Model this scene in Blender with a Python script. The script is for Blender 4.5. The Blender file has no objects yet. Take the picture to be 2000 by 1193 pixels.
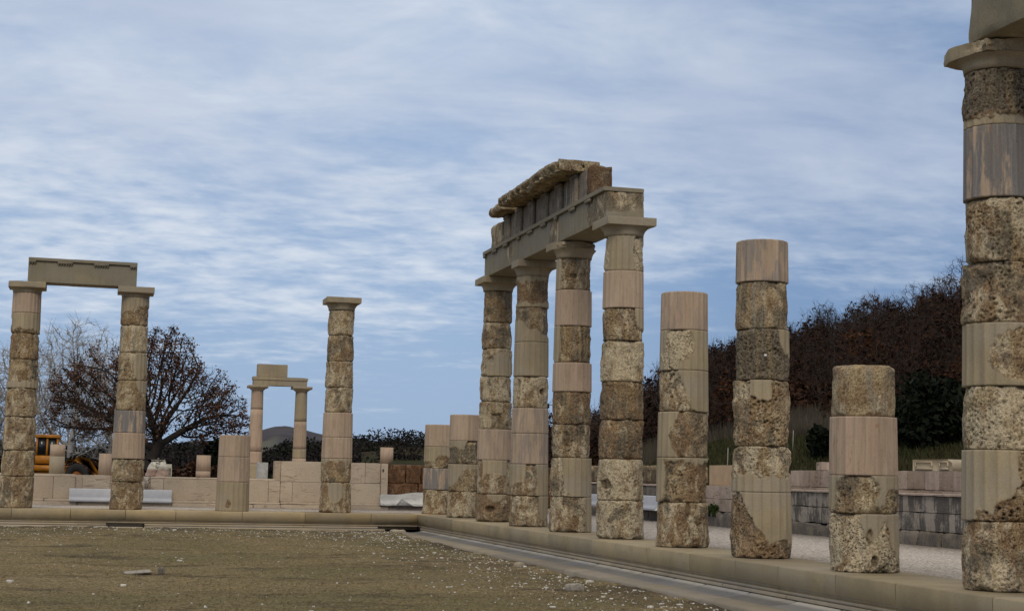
import bpy, math, random
import numpy as np
from mathutils import Matrix, Vector

# ------------------------------------------------------------------ camera
sc = bpy.context.scene
CAM = np.array([-8.102177, -37.13652, 0.930312])
RIGHT = np.array([0.965792, -0.258422, 0.021535])
UP = np.array([-0.048697, -0.099173, 0.993878])
BACK = np.array([-0.254704, -0.960928, -0.108365])
cd = bpy.data.cameras.new('camera')
cam = bpy.data.objects.new('camera', cd)
sc.collection.objects.link(cam)
cam.matrix_world = Matrix(((RIGHT[0], UP[0], BACK[0], CAM[0]), (RIGHT[1], UP[1], BACK[1], CAM[1]),
                           (RIGHT[2], UP[2], BACK[2], CAM[2]), (0, 0, 0, 1)))
cd.sensor_width = 36.0
cd.lens = 3061.837 / 2000 * 36.0
cd.clip_start = 0.1
cd.clip_end = 12000
sc.camera = cam

# ------------------------------------------------------------------ node helpers
class NT:
    def __init__(s, tree):
        s.t = tree; s.n = tree.nodes; s.l = tree.links
    def node(s, typ, ins=None, **kw):
        n = s.n.new(typ)
        for k, v in kw.items(): setattr(n, k, v)
        for k, v in (ins or {}).items(): s.set(n.inputs[k], v)
        return n
    def set(s, sock, v):
        if isinstance(v, bpy.types.NodeSocket): s.l.new(v, sock)
        elif isinstance(v, (tuple, list)) and sock.type == 'RGBA' and len(v) == 3: sock.default_value = (*v, 1)
        else: sock.default_value = v
    def math(s, op, a, b=0.0, c=None, clamp=False):
        ins = {0: a, 1: b}
        if c is not None: ins[2] = c
        return s.node('ShaderNodeMath', ins, operation=op, use_clamp=clamp).outputs[0]
    def mix(s, f, a, b, blend='MIX'):
        n = s.node('ShaderNodeMix', data_type='RGBA', blend_type=blend)
        s.set(n.inputs[0], f); s.set(n.inputs[6], a); s.set(n.inputs[7], b)
        return n.outputs[2]
    def mr(s, v, a, b, c=0.0, d=1.0, smooth=True):
        n = s.node('ShaderNodeMapRange', {0: v, 1: a, 2: b, 3: c, 4: d})
        n.interpolation_type = 'SMOOTHSTEP' if smooth else 'LINEAR'
        return n.outputs[0]
    def noise(s, vec, scale, detail=4.0, rough=0.55, dist=0.0):
        n = s.node('ShaderNodeTexNoise', {'Scale': scale, 'Detail': detail, 'Roughness': rough, 'Distortion': dist})
        s.l.new(vec, n.inputs['Vector'])
        return n.outputs['Fac']
    def vor(s, vec, scale, feature='F1', rnd=1.0, out='Distance'):
        n = s.node('ShaderNodeTexVoronoi', {'Scale': scale, 'Randomness': rnd}, feature=feature)
        s.l.new(vec, n.inputs['Vector'])
        return n.outputs[out]
    def scale(s, vec, xyz, add=(0, 0, 0)):
        n = s.node('ShaderNodeMapping', {'Vector': vec, 'Scale': xyz, 'Location': add})
        return n.outputs[0]
    def pos(s): return s.node('ShaderNodeNewGeometry').outputs['Position']
    def attr(s, name, typ='GEOMETRY', out='Fac'):
        return s.node('ShaderNodeAttribute', attribute_name=name, attribute_type=typ).outputs[out]
    def bump(s, h, strength, dist, normal=None):
        n = s.node('ShaderNodeBump', {'Height': h, 'Strength': strength, 'Distance': dist})
        if normal is not None: s.l.new(normal, n.inputs['Normal'])
        return n.outputs[0]

# ------------------------------------------------------------------ world: cloudy daylight
SUN_AZ, SUN_EL = math.radians(196), math.radians(40)      # clockwise from +Y
w = bpy.data.worlds.new("World"); sc.world = w; w.use_nodes = True
N = NT(w.node_tree); N.n.clear()
sky = N.node('ShaderNodeTexSky', sky_type='NISHITA', sun_disc=False, sun_elevation=SUN_EL, sun_rotation=SUN_AZ)
gen = N.node('ShaderNodeTexCoord').outputs['Generated']
sep = N.node('ShaderNodeSeparateXYZ', {0: gen})
zz = N.math('MAXIMUM', sep.outputs[2], 0.0)
zd = N.math('ADD', zz, 0.16)
pc = N.node('ShaderNodeCombineXYZ', {0: N.math('DIVIDE', sep.outputs[0], zd), 1: N.math('DIVIDE', sep.outputs[1], zd), 2: 0.0}).outputs[0]
azm = N.math('ARCTAN2', sep.outputs[0], sep.outputs[1])    # azimuth clockwise from +Y
pr = N.node('ShaderNodeMapping', {'Vector': pc, 'Rotation': (0, 0, 0.5), 'Scale': (0.9, 1.25, 1)}).outputs[0]
warp = N.noise(pc, 1.3, 3)
n_big = N.noise(pc, 0.75, 4, 0.5, 0.3)
n_mid = N.noise(pr, 3.0, 5, 0.58, 0.5)
n_fine = N.noise(pr, 10.5, 4, 0.55, 0.25)
n_rip = N.noise(pr, 23.0, 3, 0.55)
# slow large-scale change of cover over the vault: bluer towards the right and the horizon, thick overhead
right_t = N.mr(azm, 0.20, 0.50)
cover = N.math('ADD', N.mr(zz, 0.01, 0.17, -0.12, 0.54), N.math('MULTIPLY', N.math('MULTIPLY', right_t, N.mr(zz, 0.22, 0.08)), -0.42))
cover = N.math('ADD', cover, N.math('MULTIPLY', N.math('SUBTRACT', n_big, 0.5), 0.9))
cover = N.math('ADD', cover, N.math('MULTIPLY', N.math('SUBTRACT', n_mid, 0.5), 1.25))
soft = N.math('MULTIPLY', N.mr(zz, 0.27, 0.13, 0.25, 1.0), N.math('MULTIPLY_ADD', right_t, -0.35, 1.0))
cover = N.math('ADD', cover, N.math('MULTIPLY', N.math('SUBTRACT', n_fine, 0.5), N.math('MULTIPLY', soft, 1.15)))
cover = N.math('ADD', cover, N.math('MULTIPLY', N.math('SUBTRACT', n_rip, 0.5), N.math('MULTIPLY', soft, 0.35)))
cov = N.mr(cover, -0.05, 1.0)
blue = N.mix(right_t, (3.0, 4.3, 6.5), (1.65, 2.75, 4.9))
blue = N.mix(0.12, blue, sky.outputs[0])
white = N.mix(right_t, (6.9, 7.5, 8.4), (5.6, 6.35, 7.5))
col = N.mix(cov, blue, white)
# thick grey-lavender layer higher up
grey_t = N.math('MULTIPLY', N.mr(zz, 0.13, 0.25), N.mr(N.noise(pc, 0.9, 3, 0.5), 0.34, 0.60))
col = N.mix(N.math('MULTIPLY', grey_t, 0.8), col, (4.5, 5.25, 6.8))
# overcast above the picture: brightest near the zenith
col = N.mix(N.mr(zz, 0.31, 0.85), col, (8.6, 8.25, 7.8))
bg = N.node('ShaderNodeBackground', {'Color': col, 'Strength': 0.1})
out = N.node('ShaderNodeOutputWorld', {'Surface': bg.outputs[0]})

sun_d = bpy.data.lights.new('sun', 'SUN'); sun_d.energy = 1.3; sun_d.angle = math.radians(22); sun_d.color = (1.0, 0.88, 0.70)
sun = bpy.data.objects.new('sun', sun_d); sc.collection.objects.link(sun)
sdir = Vector((math.sin(SUN_AZ) * math.cos(SUN_EL), math.cos(SUN_AZ) * math.cos(SUN_EL), math.sin(SUN_EL)))
sun.rotation_euler = (-sdir).to_track_quat('-Z', 'Y').to_euler()
sun.location = (0, -60, 60)
vs = sc.view_settings
vs.view_transform = 'Standard'; vs.look = 'None'; vs.gamma = 1.0; vs.use_curve_mapping = False; vs.exposure = 0.0

# ------------------------------------------------------------------ numpy noise
def _h(ix, iy, iz, seed):
    h = (ix.astype(np.uint32) * np.uint32(374761393) + iy.astype(np.uint32) * np.uint32(668265263)
         + iz.astype(np.uint32) * np.uint32(2147483647) + np.uint32(seed * 974634777 & 0xffffffff))
    h = (h ^ (h >> np.uint32(13))) * np.uint32(1274126177)
    h = (h ^ (h >> np.uint32(15))) * np.uint32(2246822519)
    return (h ^ (h >> np.uint32(16))).astype(np.float64) / 4294967295.0
def vnoise(P, scale, seed=0):
    Q = np.asarray(P) * scale + 1000.0
    I = np.floor(Q).astype(np.int64); F = Q - I; F = F * F * (3 - 2 * F)
    r = 0
    for dx in (0, 1):
        wx = F[:, 0] if dx else 1 - F[:, 0]
        for dy in (0, 1):
            wy = F[:, 1] if dy else 1 - F[:, 1]
            for dz in (0, 1):
                wz = F[:, 2] if dz else 1 - F[:, 2]
                r = r + wx * wy * wz * _h(I[:, 0] + dx, I[:, 1] + dy, I[:, 2] + dz, seed)
    return r
def fbm(P, scale, seed=0, octv=3, gain=0.5):
    r = 0; a = 1; tot = 0
    for o in range(octv):
        r = r + a * vnoise(P, scale * 2.03 ** o, seed + o * 17); tot += a; a *= gain
    return r / tot
def worley(P, scale, seed=0):
    Q = np.asarray(P) * scale + 1000.0
    I = np.floor(Q).astype(np.int64); F = Q - I
    best = np.full(len(Q), 9.0)
    for dx in (-1, 0, 1):
        for dy in (-1, 0, 1):
            for dz in (-1, 0, 1):
                a, b, c = I[:, 0] + dx, I[:, 1] + dy, I[:, 2] + dz
                d = (dx + _h(a, b, c, seed) - F[:, 0]) ** 2 + (dy + _h(a, b, c, seed + 7) - F[:, 1]) ** 2 + (dz + _h(a, b, c, seed + 13) - F[:, 2]) ** 2
                best = np.minimum(best, d)
    return np.sqrt(best)
def sstep(x, a, b):
    t = np.clip((x - a) / (b - a), 0, 1); return t * t * (3 - 2 * t)

# ------------------------------------------------------------------ mesh helpers
col_main = sc.collection
def mesh_np(name, V, quads=None, tris=None, smooth=False, attrs=None, mats=(), mat_idx=None):
    V = np.asarray(V, float)
    me = bpy.data.meshes.new(name)
    nq = 0 if quads is None else len(quads); nt_ = 0 if tris is None else len(tris)
    me.vertices.add(len(V)); me.vertices.foreach_set('co', V.ravel())
    loops = np.concatenate([np.asarray(quads).ravel() if nq else np.zeros(0, int), np.asarray(tris).ravel() if nt_ else np.zeros(0, int)]).astype(np.int32)
    me.loops.add(len(loops)); me.loops.foreach_set('vertex_index', loops)
    st = np.concatenate([np.arange(nq) * 4, nq * 4 + np.arange(nt_) * 3]).astype(np.int32)
    me.polygons.add(nq + nt_); me.polygons.foreach_set('loop_start', st)
    if smooth: me.polygons.foreach_set('use_smooth', np.ones(nq + nt_, bool))
    if mat_idx is not None: me.polygons.foreach_set('material_index', np.asarray(mat_idx, np.int32))
    for m in mats: me.materials.append(m)
    me.update(calc_edges=True); me.validate()
    for k, v in (attrs or {}).items():
        a = me.attributes.new(k, 'FLOAT', 'POINT'); a.data.foreach_set('value', np.asarray(v, np.float32))
    return me
def link(name, me, parent=None, loc=None):
    o = bpy.data.objects.new(name, me); col_main.objects.link(o)
    if loc is not None: o.location = loc
    if parent is not None: o.parent = parent
    return o
def tag(o, label=None, cat=None, group=None, kind=None):
    if label: o['label'] = label
    if cat: o['category'] = cat
    if group: o['group'] = group
    if kind: o['kind'] = kind
    elif cat: o['kind'] = 'thing'
    return o
def empty(name, loc, label=None, cat=None, group=None):
    o = bpy.data.objects.new(name, None); o.location = loc; o.empty_display_size = 0.2
    col_main.objects.link(o); return tag(o, label, cat, group, 'thing' if label else None)
class MB:
    """collects pieces of geometry, linked later as one mesh object"""
    def __init__(s): s.V = []; s.Q = []; s.T = []; s.n = 0; s.mq = []; s.mt = []; s.A = []
    def add(s, V, Q=None, T=None, mi=0, a=0.0):
        V = np.asarray(V, float)
        if Q is not None and len(Q): s.Q.append(np.asarray(Q) + s.n); s.mq.append(np.full(len(Q), mi))
        if T is not None and len(T): s.T.append(np.asarray(T) + s.n); s.mt.append(np.full(len(T), mi))
        s.V.append(V); s.A.append(np.full(len(V), a) if np.isscalar(a) else np.asarray(a)); s.n += len(V)
    def box(s, x0, x1, y0, y1, z0, z1, mi=0, a=0.0):
        V = [(x, y, z) for z in (z0, z1) for y in (y0, y1) for x in (x0, x1)]
        s.add(V, [(0, 2, 3, 1), (4, 5, 7, 6), (0, 1, 5, 4), (2, 6, 7, 3), (0, 4, 6, 2), (1, 3, 7, 5)], mi=mi, a=a)
    def rbox(s, *args, mi=0, a=0.0, **kw):
        V, Q = round_box(*args, **kw); s.add(V, Q, mi=mi, a=a)
    def prism(s, prof, axis, c0, c1, mi=0, a=0.0, seg=1):
        """profile (list of 2-D points, closed) swept along axis x or y from c0 to c1; caps added"""
        m = len(prof); V = []; cs = np.linspace(c0, c1, seg + 1)
        for c in cs:
            for (u, v) in prof: V.append((c, u, v) if axis == 'x' else (u, c, v))
        Q = []
        for k in range(seg):
            for i in range(m):
                j = (i + 1) % m; Q.append((k * m + i, k * m + j, (k + 1) * m + j, (k + 1) * m + i))
        base = len(V); T = []
        for off, c in ((0, c0), (seg * m, c1)):
            cen = np.mean(np.array(prof), 0); V.append((c, cen[0], cen[1]) if axis == 'x' else (cen[0], c, cen[1]))
            for i in range(m): T.append((off + i, off + (i + 1) % m, len(V) - 1))
        s.add(V, Q, T, mi=mi, a=a)
    def tube(s, p0, p1, r0, r1, n=8, mi=0, a=0.0, cap=True):
        p0 = np.array(p0, float); p1 = np.array(p1, float); d = p1 - p0; d /= np.linalg.norm(d)
        u = np.cross(d, (0, 0, 1) if abs(d[2]) < .9 else (1, 0, 0)); u /= np.linalg.norm(u); v = np.cross(d, u)
        t = np.arange(n) * 2 * np.pi / n; ring = np.cos(t)[:, None] * u + np.sin(t)[:, None] * v
        V = np.concatenate([p0 + ring * r0, p1 + ring * r1, [p0, p1]])
        Q = [(i, (i + 1) % n, n + (i + 1) % n, n + i) for i in range(n)]
        T = [((i + 1) % n, i, 2 * n) for i in range(n)] + [(n + i, n + (i + 1) % n, 2 * n + 1) for i in range(n)] if cap else []
        s.add(V, Q, T, mi=mi, a=a)
    def build(s, name, mats, parent=None, smooth=False, attr='tint', loc=None):
        if not isinstance(mats, (list, tuple)): mats = [mats]
        V = np.concatenate(s.V)
        if parent is not None and loc is None: V = V - np.array(parent.matrix_world.translation if parent.parent else parent.location)
        me = mesh_np(name, V, np.concatenate(s.Q) if s.Q else None, np.concatenate(s.T) if s.T else None, smooth,
                     {attr: np.concatenate(s.A)}, mats, np.concatenate(s.mq + s.mt))
        return link(name, me, parent, loc)
def round_box(x0, x1, y0, y1, z0, z1, res=0.08, wear=0.012, amp=0.004, seed=0, amp2=0.0, fs=3.0):
    """box with subdivided faces, worn edges and an uneven surface"""
    L = (x1 - x0, y1 - y0, z1 - z0); n = [max(2, int(math.ceil(l / res))) for l in L]
    V = []; Q = []; off = 0
    lo = np.array((x0, y0, z0)); hi = np.array((x1, y1, z1))
    for ax in range(3):
        a, b = [i for i in range(3) if i != ax]
        ga = np.linspace(0, 1, n[a] + 1); gb = np.linspace(0, 1, n[b] + 1)
        A, B = np.meshgrid(ga, gb, indexing='ij'); cnt = A.size
        idx = np.arange(cnt).reshape(A.shape)
        q = np.stack([idx[:-1, :-1], idx[1:, :-1], idx[1:, 1:], idx[:-1, 1:]], -1).reshape(-1, 4)
        for side in (0, 1):
            P = np.zeros((cnt, 3)); P[:, ax] = side; P[:, a] = A.ravel(); P[:, b] = B.ravel()
            V.append(lo + P * (hi - lo))
            flip = (side == 1) == (ax == 1)
            Q.append((q[:, ::-1] if flip else q) + off); off += cnt
    V = np.concatenate(V); Q = np.concatenate(Q)
    cen = (lo + hi) / 2
    wv = wear * (0.35 + 1.3 * fbm(V, fs, seed + 3, 3)) * (1 + 2.2 * sstep(fbm(V, fs * .8, seed + 5, 2), .62, .75))
    half = (hi - lo) / 2
    D = V - cen
    wv = np.minimum(wv, half.min() * 0.95)
    inner = np.clip(D, -(half - wv[:, None]), half - wv[:, None])
    e = D - inner; le = np.linalg.norm(e, axis=1, keepdims=True)
    Dn = np.where(le > 1e-9, inner + e / np.maximum(le, 1e-9) * wv[:, None], D)
    nrm = np.where(le > 1e-9, e / np.maximum(le, 1e-9), 0)
    d = (fbm(V, fs * 3, seed + 9, 3) - .5) * 2 * amp
    if amp2: d = d + (fbm(V, fs * .9, seed + 21, 2) - .5) * 2 * amp2
    return cen + Dn + nrm * d[:, None], Q

# ------------------------------------------------------------------ materials
def material(name):
    m = bpy.data.materials.new(name); m.use_nodes = True
    n = NT(m.node_tree); n.n.clear()
    o = n.node('ShaderNodeOutputMaterial'); b = n.node('ShaderNodeBsdfPrincipled', {'Roughness': 0.9})
    b.inputs['Specular IOR Level'].default_value = 0.25
    n.l.new(b.outputs[0], o.inputs[0]); n.b = b; n.m = m
    return n
def simple(name, c, rough=0.8, metallic=0.0, var=0.12, scale=6.0, spec=0.3):
    n = material(name); p = n.pos(); v = n.noise(p, scale, 4)
    n.set(n.b.inputs['Base Color'], n.mix(n.mr(v, .3, .7), tuple(x * (1 - var) for x in c), tuple(x * (1 + var) for x in c)))
    n.b.inputs['Roughness'].default_value = rough; n.b.inputs['Metallic'].default_value = metallic
    n.b.inputs['Specular IOR Level'].default_value = spec
    return n.m

def mortar_color(n, p, base=(.35, .28, .17), streak=1.0):
    a = n.noise(p, 1.7, 4, .6); b = n.noise(n.scale(p, (9, 9, 1.2)), 1.0, 4, .6); f = n.noise(p, 60, 3, .7)
    c = n.mix(n.mr(a, .3, .7), tuple(x * .84 for x in base), tuple(x * 1.12 for x in base))
    c = n.mix(n.math('MULTIPLY', n.mr(b, .45, .75), streak), c, (base[0] * .74, base[1] * .75, base[2] * .80))
    c = n.mix(n.math('MULTIPLY', n.mr(n.noise(p, 5, 5, .65), .58, .75), .5), c, (base[0] * 1.2, base[1] * 1.1, base[2] * .86))
    c = n.mix(n.math('MULTIPLY', n.mr(n.noise(n.scale(p, (1.1, 1.1, 1.9), (5, 3, 2)), 1.0, 3, .5), .42, .62), .55), c, (base[0] * .93, base[1] * 1.0, base[2] * 1.28))
    sp = n.vor(p, 30, out='Distance')
    c = n.mix(n.math('MULTIPLY', n.mr(sp, .14, .05), n.mr(n.noise(p, 4, 2), .5, .62)), c, (base[0] * .4, base[1] * .36, base[2] * .3))
    return n.mix(n.mr(f, .2, .8), n.mix(.12, c, (0, 0, 0)), n.mix(.06, c, (1, 1, 1))), f

def rough_stone_color(n, p, dark, warm, pale, pits=.8, streak=.25):
    """weathered poros: tan ground, brown and rust areas, lichen-dark crust, plaster-pale patches, clear pits"""
    n1 = n.noise(p, 2.6, 7, .64, .5)
    n2 = n.noise(n.scale(p, (6, 6, 3.2), (3, 7, 1)), 1.0, 6, .66, .5)
    n3 = n.noise(n.scale(p, (3.0, 3.0, 2.2), (11, 2, 5)), 1.0, 8, .72, .6)
    n4 = n.noise(n.scale(p, (11, 11, 5), (1, 5, 9)), 1.0, 5, .65, .3)
    c = n.mix(n.mr(n.math('ADD', n1, n.math('MULTIPLY', warm, .22)), .40, .66), (.42, .32, .175), (.20, .105, .036))
    c = n.mix(n.math('MULTIPLY', n.mr(n4, .55, .72), n.math('MULTIPLY_ADD', warm, .7, .25)), c, (.25, .115, .032))
    c = n.mix(n.mr(n.math('ADD', n2, n.math('MULTIPLY', pale, .22)), .53, .68), c, (.57, .475, .32))
    c = n.mix(n.math('MULTIPLY', n.mr(n.math('ADD', n3, n.math('MULTIPLY', dark, .30)), .58, .70), .88), c, (.060, .045, .028))
    sv = n.noise(n.scale(p, (10, 10, .7), (7, 1, 3)), 1.0, 5, .62)
    c = n.mix(n.math('MULTIPLY', n.mr(sv, .52, .64), streak), c, (.46, .345, .165)); c = n.mix(n.math('MULTIPLY', n.mr(sv, .46, .36), streak), c, (.235, .215, .175))
    f = n.noise(p, 48, 5, .75)
    c = n.mix(n.mr(f, .34, .64), n.mix(.55, c, (.05, .035, .02)), n.mix(.14, c, (.9, .82, .65)))
    gate = n.noise(n.scale(p, (5, 5, 5), (9, 9, 2)), 1.0, 3, .6)
    v1 = n.vor(n.scale(p, (1, 1, 1.5)), 26); v2 = n.vor(p, 55)
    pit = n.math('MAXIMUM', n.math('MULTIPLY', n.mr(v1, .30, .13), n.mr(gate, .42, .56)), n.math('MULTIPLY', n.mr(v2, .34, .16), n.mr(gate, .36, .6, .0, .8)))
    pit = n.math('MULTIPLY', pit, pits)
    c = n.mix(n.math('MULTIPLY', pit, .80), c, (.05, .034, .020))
    return c, f, pit

def drum_material():
    n = material('drum_stone'); p = n.pos()
    dark, warm, pale = (n.attr(a, 'OBJECT') for a in ('dark', 'warm', 'pale'))
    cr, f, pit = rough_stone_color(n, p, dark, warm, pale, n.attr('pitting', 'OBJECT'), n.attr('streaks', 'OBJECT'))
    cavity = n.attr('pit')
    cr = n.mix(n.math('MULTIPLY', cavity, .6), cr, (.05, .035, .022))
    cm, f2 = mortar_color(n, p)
    cm = n.mix(n.math('MULTIPLY', n.attr('arris'), .38), cm, (.13, .10, .06)); cm = n.mix(n.math('MULTIPLY', n.attr('facet'), .14), cm, (.19, .16, .11))  # arris: real facet joint lines, with their groove shading also painted dark
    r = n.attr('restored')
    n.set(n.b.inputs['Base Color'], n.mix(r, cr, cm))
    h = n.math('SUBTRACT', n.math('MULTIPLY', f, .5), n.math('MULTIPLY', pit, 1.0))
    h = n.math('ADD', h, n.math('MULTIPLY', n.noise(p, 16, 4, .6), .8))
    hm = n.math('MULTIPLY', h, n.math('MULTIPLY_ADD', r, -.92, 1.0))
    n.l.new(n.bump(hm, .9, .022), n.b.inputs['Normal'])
    n.b.inputs['Roughness'].default_value = .95
    return n.m
def marble_material():
    n = material('striated_marble'); p = n.pos()
    blue, pink, rust = (n.attr(a, 'OBJECT') for a in ('dark', 'warm', 'pale'))
    s1 = n.noise(n.scale(p, (14, 14, .9)), 1.0, 5, .6); s2 = n.noise(n.scale(p, (38, 38, 1.6)), 1.0, 4, .65)
    a = n.noise(p, 2.2, 4)
    c = n.mix(n.mr(a, .35, .65), (.395, .30, .205), (.46, .355, .25))
    c = n.mix(n.math('MULTIPLY', pink, n.mr(s1, .35, .6)), c, (.44, .31, .22))
    c = n.mix(n.math('MULTIPLY', blue, n.mr(n.math('MULTIPLY_ADD', blue, .16, n.noise(n.scale(p, (7, 7, 1.6), (4, 4, 4)), 1.0, 5, .65)), .55, .66)), c, (.155, .152, .155))
    c = n.mix(n.math('MULTIPLY', n.mr(s2, .50, .66), .38), c, (.22, .165, .105))
    c = n.mix(n.math('MULTIPLY', n.mr(s2, .46, .32), .32), c, (.53, .44, .33))
    c = n.mix(n.math('MULTIPLY', n.mr(n.noise(n.scale(p, (4, 4, 2.4), (6, 2, 8)), 1.0, 6, .7), .54, .68), .5), c, (.27, .20, .13))
    c = n.mix(n.math('MULTIPLY', rust, n.mr(n.noise(n.scale(p, (16, 16, 2.6), (2, 8, 1)), 1.0, 6, .75, .4), .56, .66)), c, (.26, .115, .045))
    f = n.noise(p, 70, 3, .7); c = n.mix(n.mr(f, .2, .8), n.mix(.1, c, (0, 0, 0)), n.mix(.05, c, (1, 1, 1)))
    # random darker tone per fluted facet, paler line along each arris
    c = n.mix(n.math('MULTIPLY', n.attr('facet'), .26), c, (.17, .125, .09)); c = n.mix(n.math('MULTIPLY', n.attr('arris'), .10), c, (.55, .46, .35))
    q = n.vor(n.scale(p, (1, 1, .35)), 30); c = n.mix(n.math('MULTIPLY', n.mr(q, .20, .08), n.mr(n.noise(n.scale(p, (5, 5, 2)), 1.0, 3), .50, .62)), c, (.10, .065, .04))
    n.set(n.b.inputs['Base Color'], c)
    n.l.new(n.bump(n.math('ADD', s2, n.math('MULTIPLY', f, .3)), .25, .006), n.b.inputs['Normal'])
    n.b.inputs['Roughness'].default_value = .75
    return n.m
def mortar_material(name, base, patch=True, streak=1.0):
    n = material(name); p = n.pos(); c, f = mortar_color(n, p, base, streak)
    if patch:                                   # 'tint' 1 marks surviving ancient stone let into the new block
        cr, f3, pit = rough_stone_color(n, p, .55, .2, .55)
        t = n.attr('tint'); c = n.mix(t, c, cr)
        h = n.math('ADD', n.math('MULTIPLY', f, .4), n.math('MULTIPLY', n.math('SUBTRACT', n.noise(p, 20, 5, .7), pit), t))
    else:
        h = f; t = n.attr('tint')
        c = n.mix(n.math('MAXIMUM', t, 0.0), c, tuple(x * .55 for x in base)); c = n.mix(n.math('MAXIMUM', n.math('MULTIPLY', t, -1.0), 0.0), c, tuple(min(1, x * 1.35) for x in base))
        st_ = n.noise(n.scale(p, (1.6, 1.6, 3)), 1.0, 6, .7); c = n.mix(n.math('MULTIPLY', n.mr(st_, .50, .66), .30), c, tuple(x * .55 for x in base))
    n.set(n.b.inputs['Base Color'], c)
    n.l.new(n.bump(h, .35, .012), n.b.inputs['Normal'])
    return n.m
def rough_material(name, dark, warm, pale, mul=None):
    n = material(name); p = n.pos(); c, f, pit = rough_stone_color(n, p, dark, warm, pale)
    if mul: c = n.mix(1.0, c, mul, 'MULTIPLY')
    n.set(n.b.inputs['Base Color'], c)
    h = n.math('SUBTRACT', n.math('ADD', n.math('MULTIPLY', f, .5), n.noise(p, 14, 5, .65)), pit)
    n.l.new(n.bump(h, .9, .03), n.b.inputs['Normal']); return n.m
def wall_material(name, base, vein=(.20, .13, .08), streak=0.0, veins=.7, pits=.5):
    """travertine facing; 'tint' shifts single blocks, streak adds black rain marks"""
    n = material(name); p = n.pos(); t = n.attr('tint')
    a = n.noise(p, 1.4, 5, .6)
    c = n.mix(n.mr(a, .3, .7), tuple(x * .88 for x in base), tuple(x * 1.1 for x in base))
    c = n.mix(n.math('MAXIMUM', t, 0.0), c, (base[0] * .62, base[1] * .56, base[2] * .46))
    c = n.mix(n.math('MAXIMUM', n.math('MULTIPLY', t, -1.0), 0.0), c, (base[0] * 1.35, base[1] * 1.38, base[2] * 1.45))
    d = n.node('ShaderNodeMapping', {'Vector': p, 'Rotation': (.0, .75, .2), 'Scale': (2.2, 2.2, 9)}).outputs[0]
    v = n.noise(d, 1.1, 7, .7, 1.4)
    c = n.mix(n.math('MULTIPLY', n.mr(v, .52, .62), n.math('MULTIPLY', n.mr(n.noise(p, 1.3, 3), .40, .56), veins)), c, vein)
    q = n.vor(n.scale(p, (1, 1, 1.4)), 16); g = n.noise(n.scale(p, (3, 3, 3), (3, 1, 7)), 1.0, 4, .6)
    c = n.mix(n.math('MULTIPLY', n.math('MULTIPLY', n.mr(q, .26, .10), n.mr(g, .46, .62)), pits), c, tuple(x * .3 for x in vein))
    f = n.noise(p, 40, 5, .7)
    if streak:
        s = n.noise(n.scale(p, (4.5, 4.5, .55)), 1.0, 6, .7); s2 = n.noise(p, 2.6, 7, .72)
        m = n.mr(n.math('ADD', n.math('MULTIPLY', s, .6), n.math('MULTIPLY', s2, .4)), .46, .535)
        c = n.mix(n.math('MULTIPLY', m, streak), c, (.055, .047, .042))
    c = n.mix(n.mr(f, .3, .7), n.mix(.2, c, (.02, .015, .01)), n.mix(.06, c, (1, 1, 1)))
    n.set(n.b.inputs['Base Color'], c)
    n.l.new(n.bump(n.math('ADD', f, n.math('MULTIPLY', q, .5)), .5, .012), n.b.inputs['Normal']); return n.m
def frieze_material():
    n = material('frieze_stone'); p = n.pos()
    a = n.noise(p, 3, 6, .65); b = n.noise(n.scale(p, (6, 6, 1.3), (2, 3, 4)), 1.0, 7, .72, .5)
    c = n.mix(n.mr(a, .35, .65), (.13, .105, .078), (.22, .18, .13))
    c = n.mix(n.math('MULTIPLY', n.mr(b, .56, .68), .8), c, (.46, .43, .38))
    c = n.mix(n.mr(n.noise(n.scale(p, (5, 5, 2), (8, 1, 4)), 1.0, 5, .7), .56, .7), c, (.06, .052, .045))
    f = n.noise(p, 45, 5, .7); c = n.mix(n.mr(f, .3, .7), n.mix(.3, c, (.02, .015, .01)), n.mix(.08, c, (1, 1, 1)))
    n.set(n.b.inputs['Base Color'], c); n.l.new(n.bump(f, .6, .015), n.b.inputs['Normal']); return n.m
def dirt_material():
    n = material('courtyard_earth'); p = n.pos()
    a = n.noise(p, .28, 5, .6, .5); b = n.noise(n.scale(p, (.7, 1.2, 1)), 1.0, 6, .68, .6); f = n.noise(p, 26, 6, .75); g = n.noise(p, 7, 5, .65)
    c = n.mix(n.mr(a, .36, .62), (.215, .178, .078), (.33, .245, .122))
    c = n.mix(n.mr(b, .52, .66), c, (.085, .056, .028))
    c = n.mix(n.math('MULTIPLY', n.mr(g, .5, .66), .75), c, (.20, .165, .060))
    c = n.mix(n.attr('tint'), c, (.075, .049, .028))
    v = n.vor(p, 34); c = n.mix(n.math('MULTIPLY', n.mr(v, .16, .08), n.mr(g, .42, .6)), c, (.36, .33, .28))
    c = n.mix(n.mr(f, .36, .64), n.mix(.55, c, (.02, .014, .008)), n.mix(.12, c, (.8, .72, .55))); c = n.mix(n.math('MULTIPLY', n.mr(n.noise(n.scale(p, (1, 1, 1), (3, 3, 3)), 12, 5, .7), .50, .62), .5), c, (.060, .045, .022))
    n.set(n.b.inputs['Base Color'], c); n.l.new(n.bump(n.math('ADD', f, g), 1.0, .045), n.b.inputs['Normal'])
    n.b.inputs['Roughness'].default_value = 1.0; n.b.inputs['Specular IOR Level'].default_value = .1; return n.m
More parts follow.
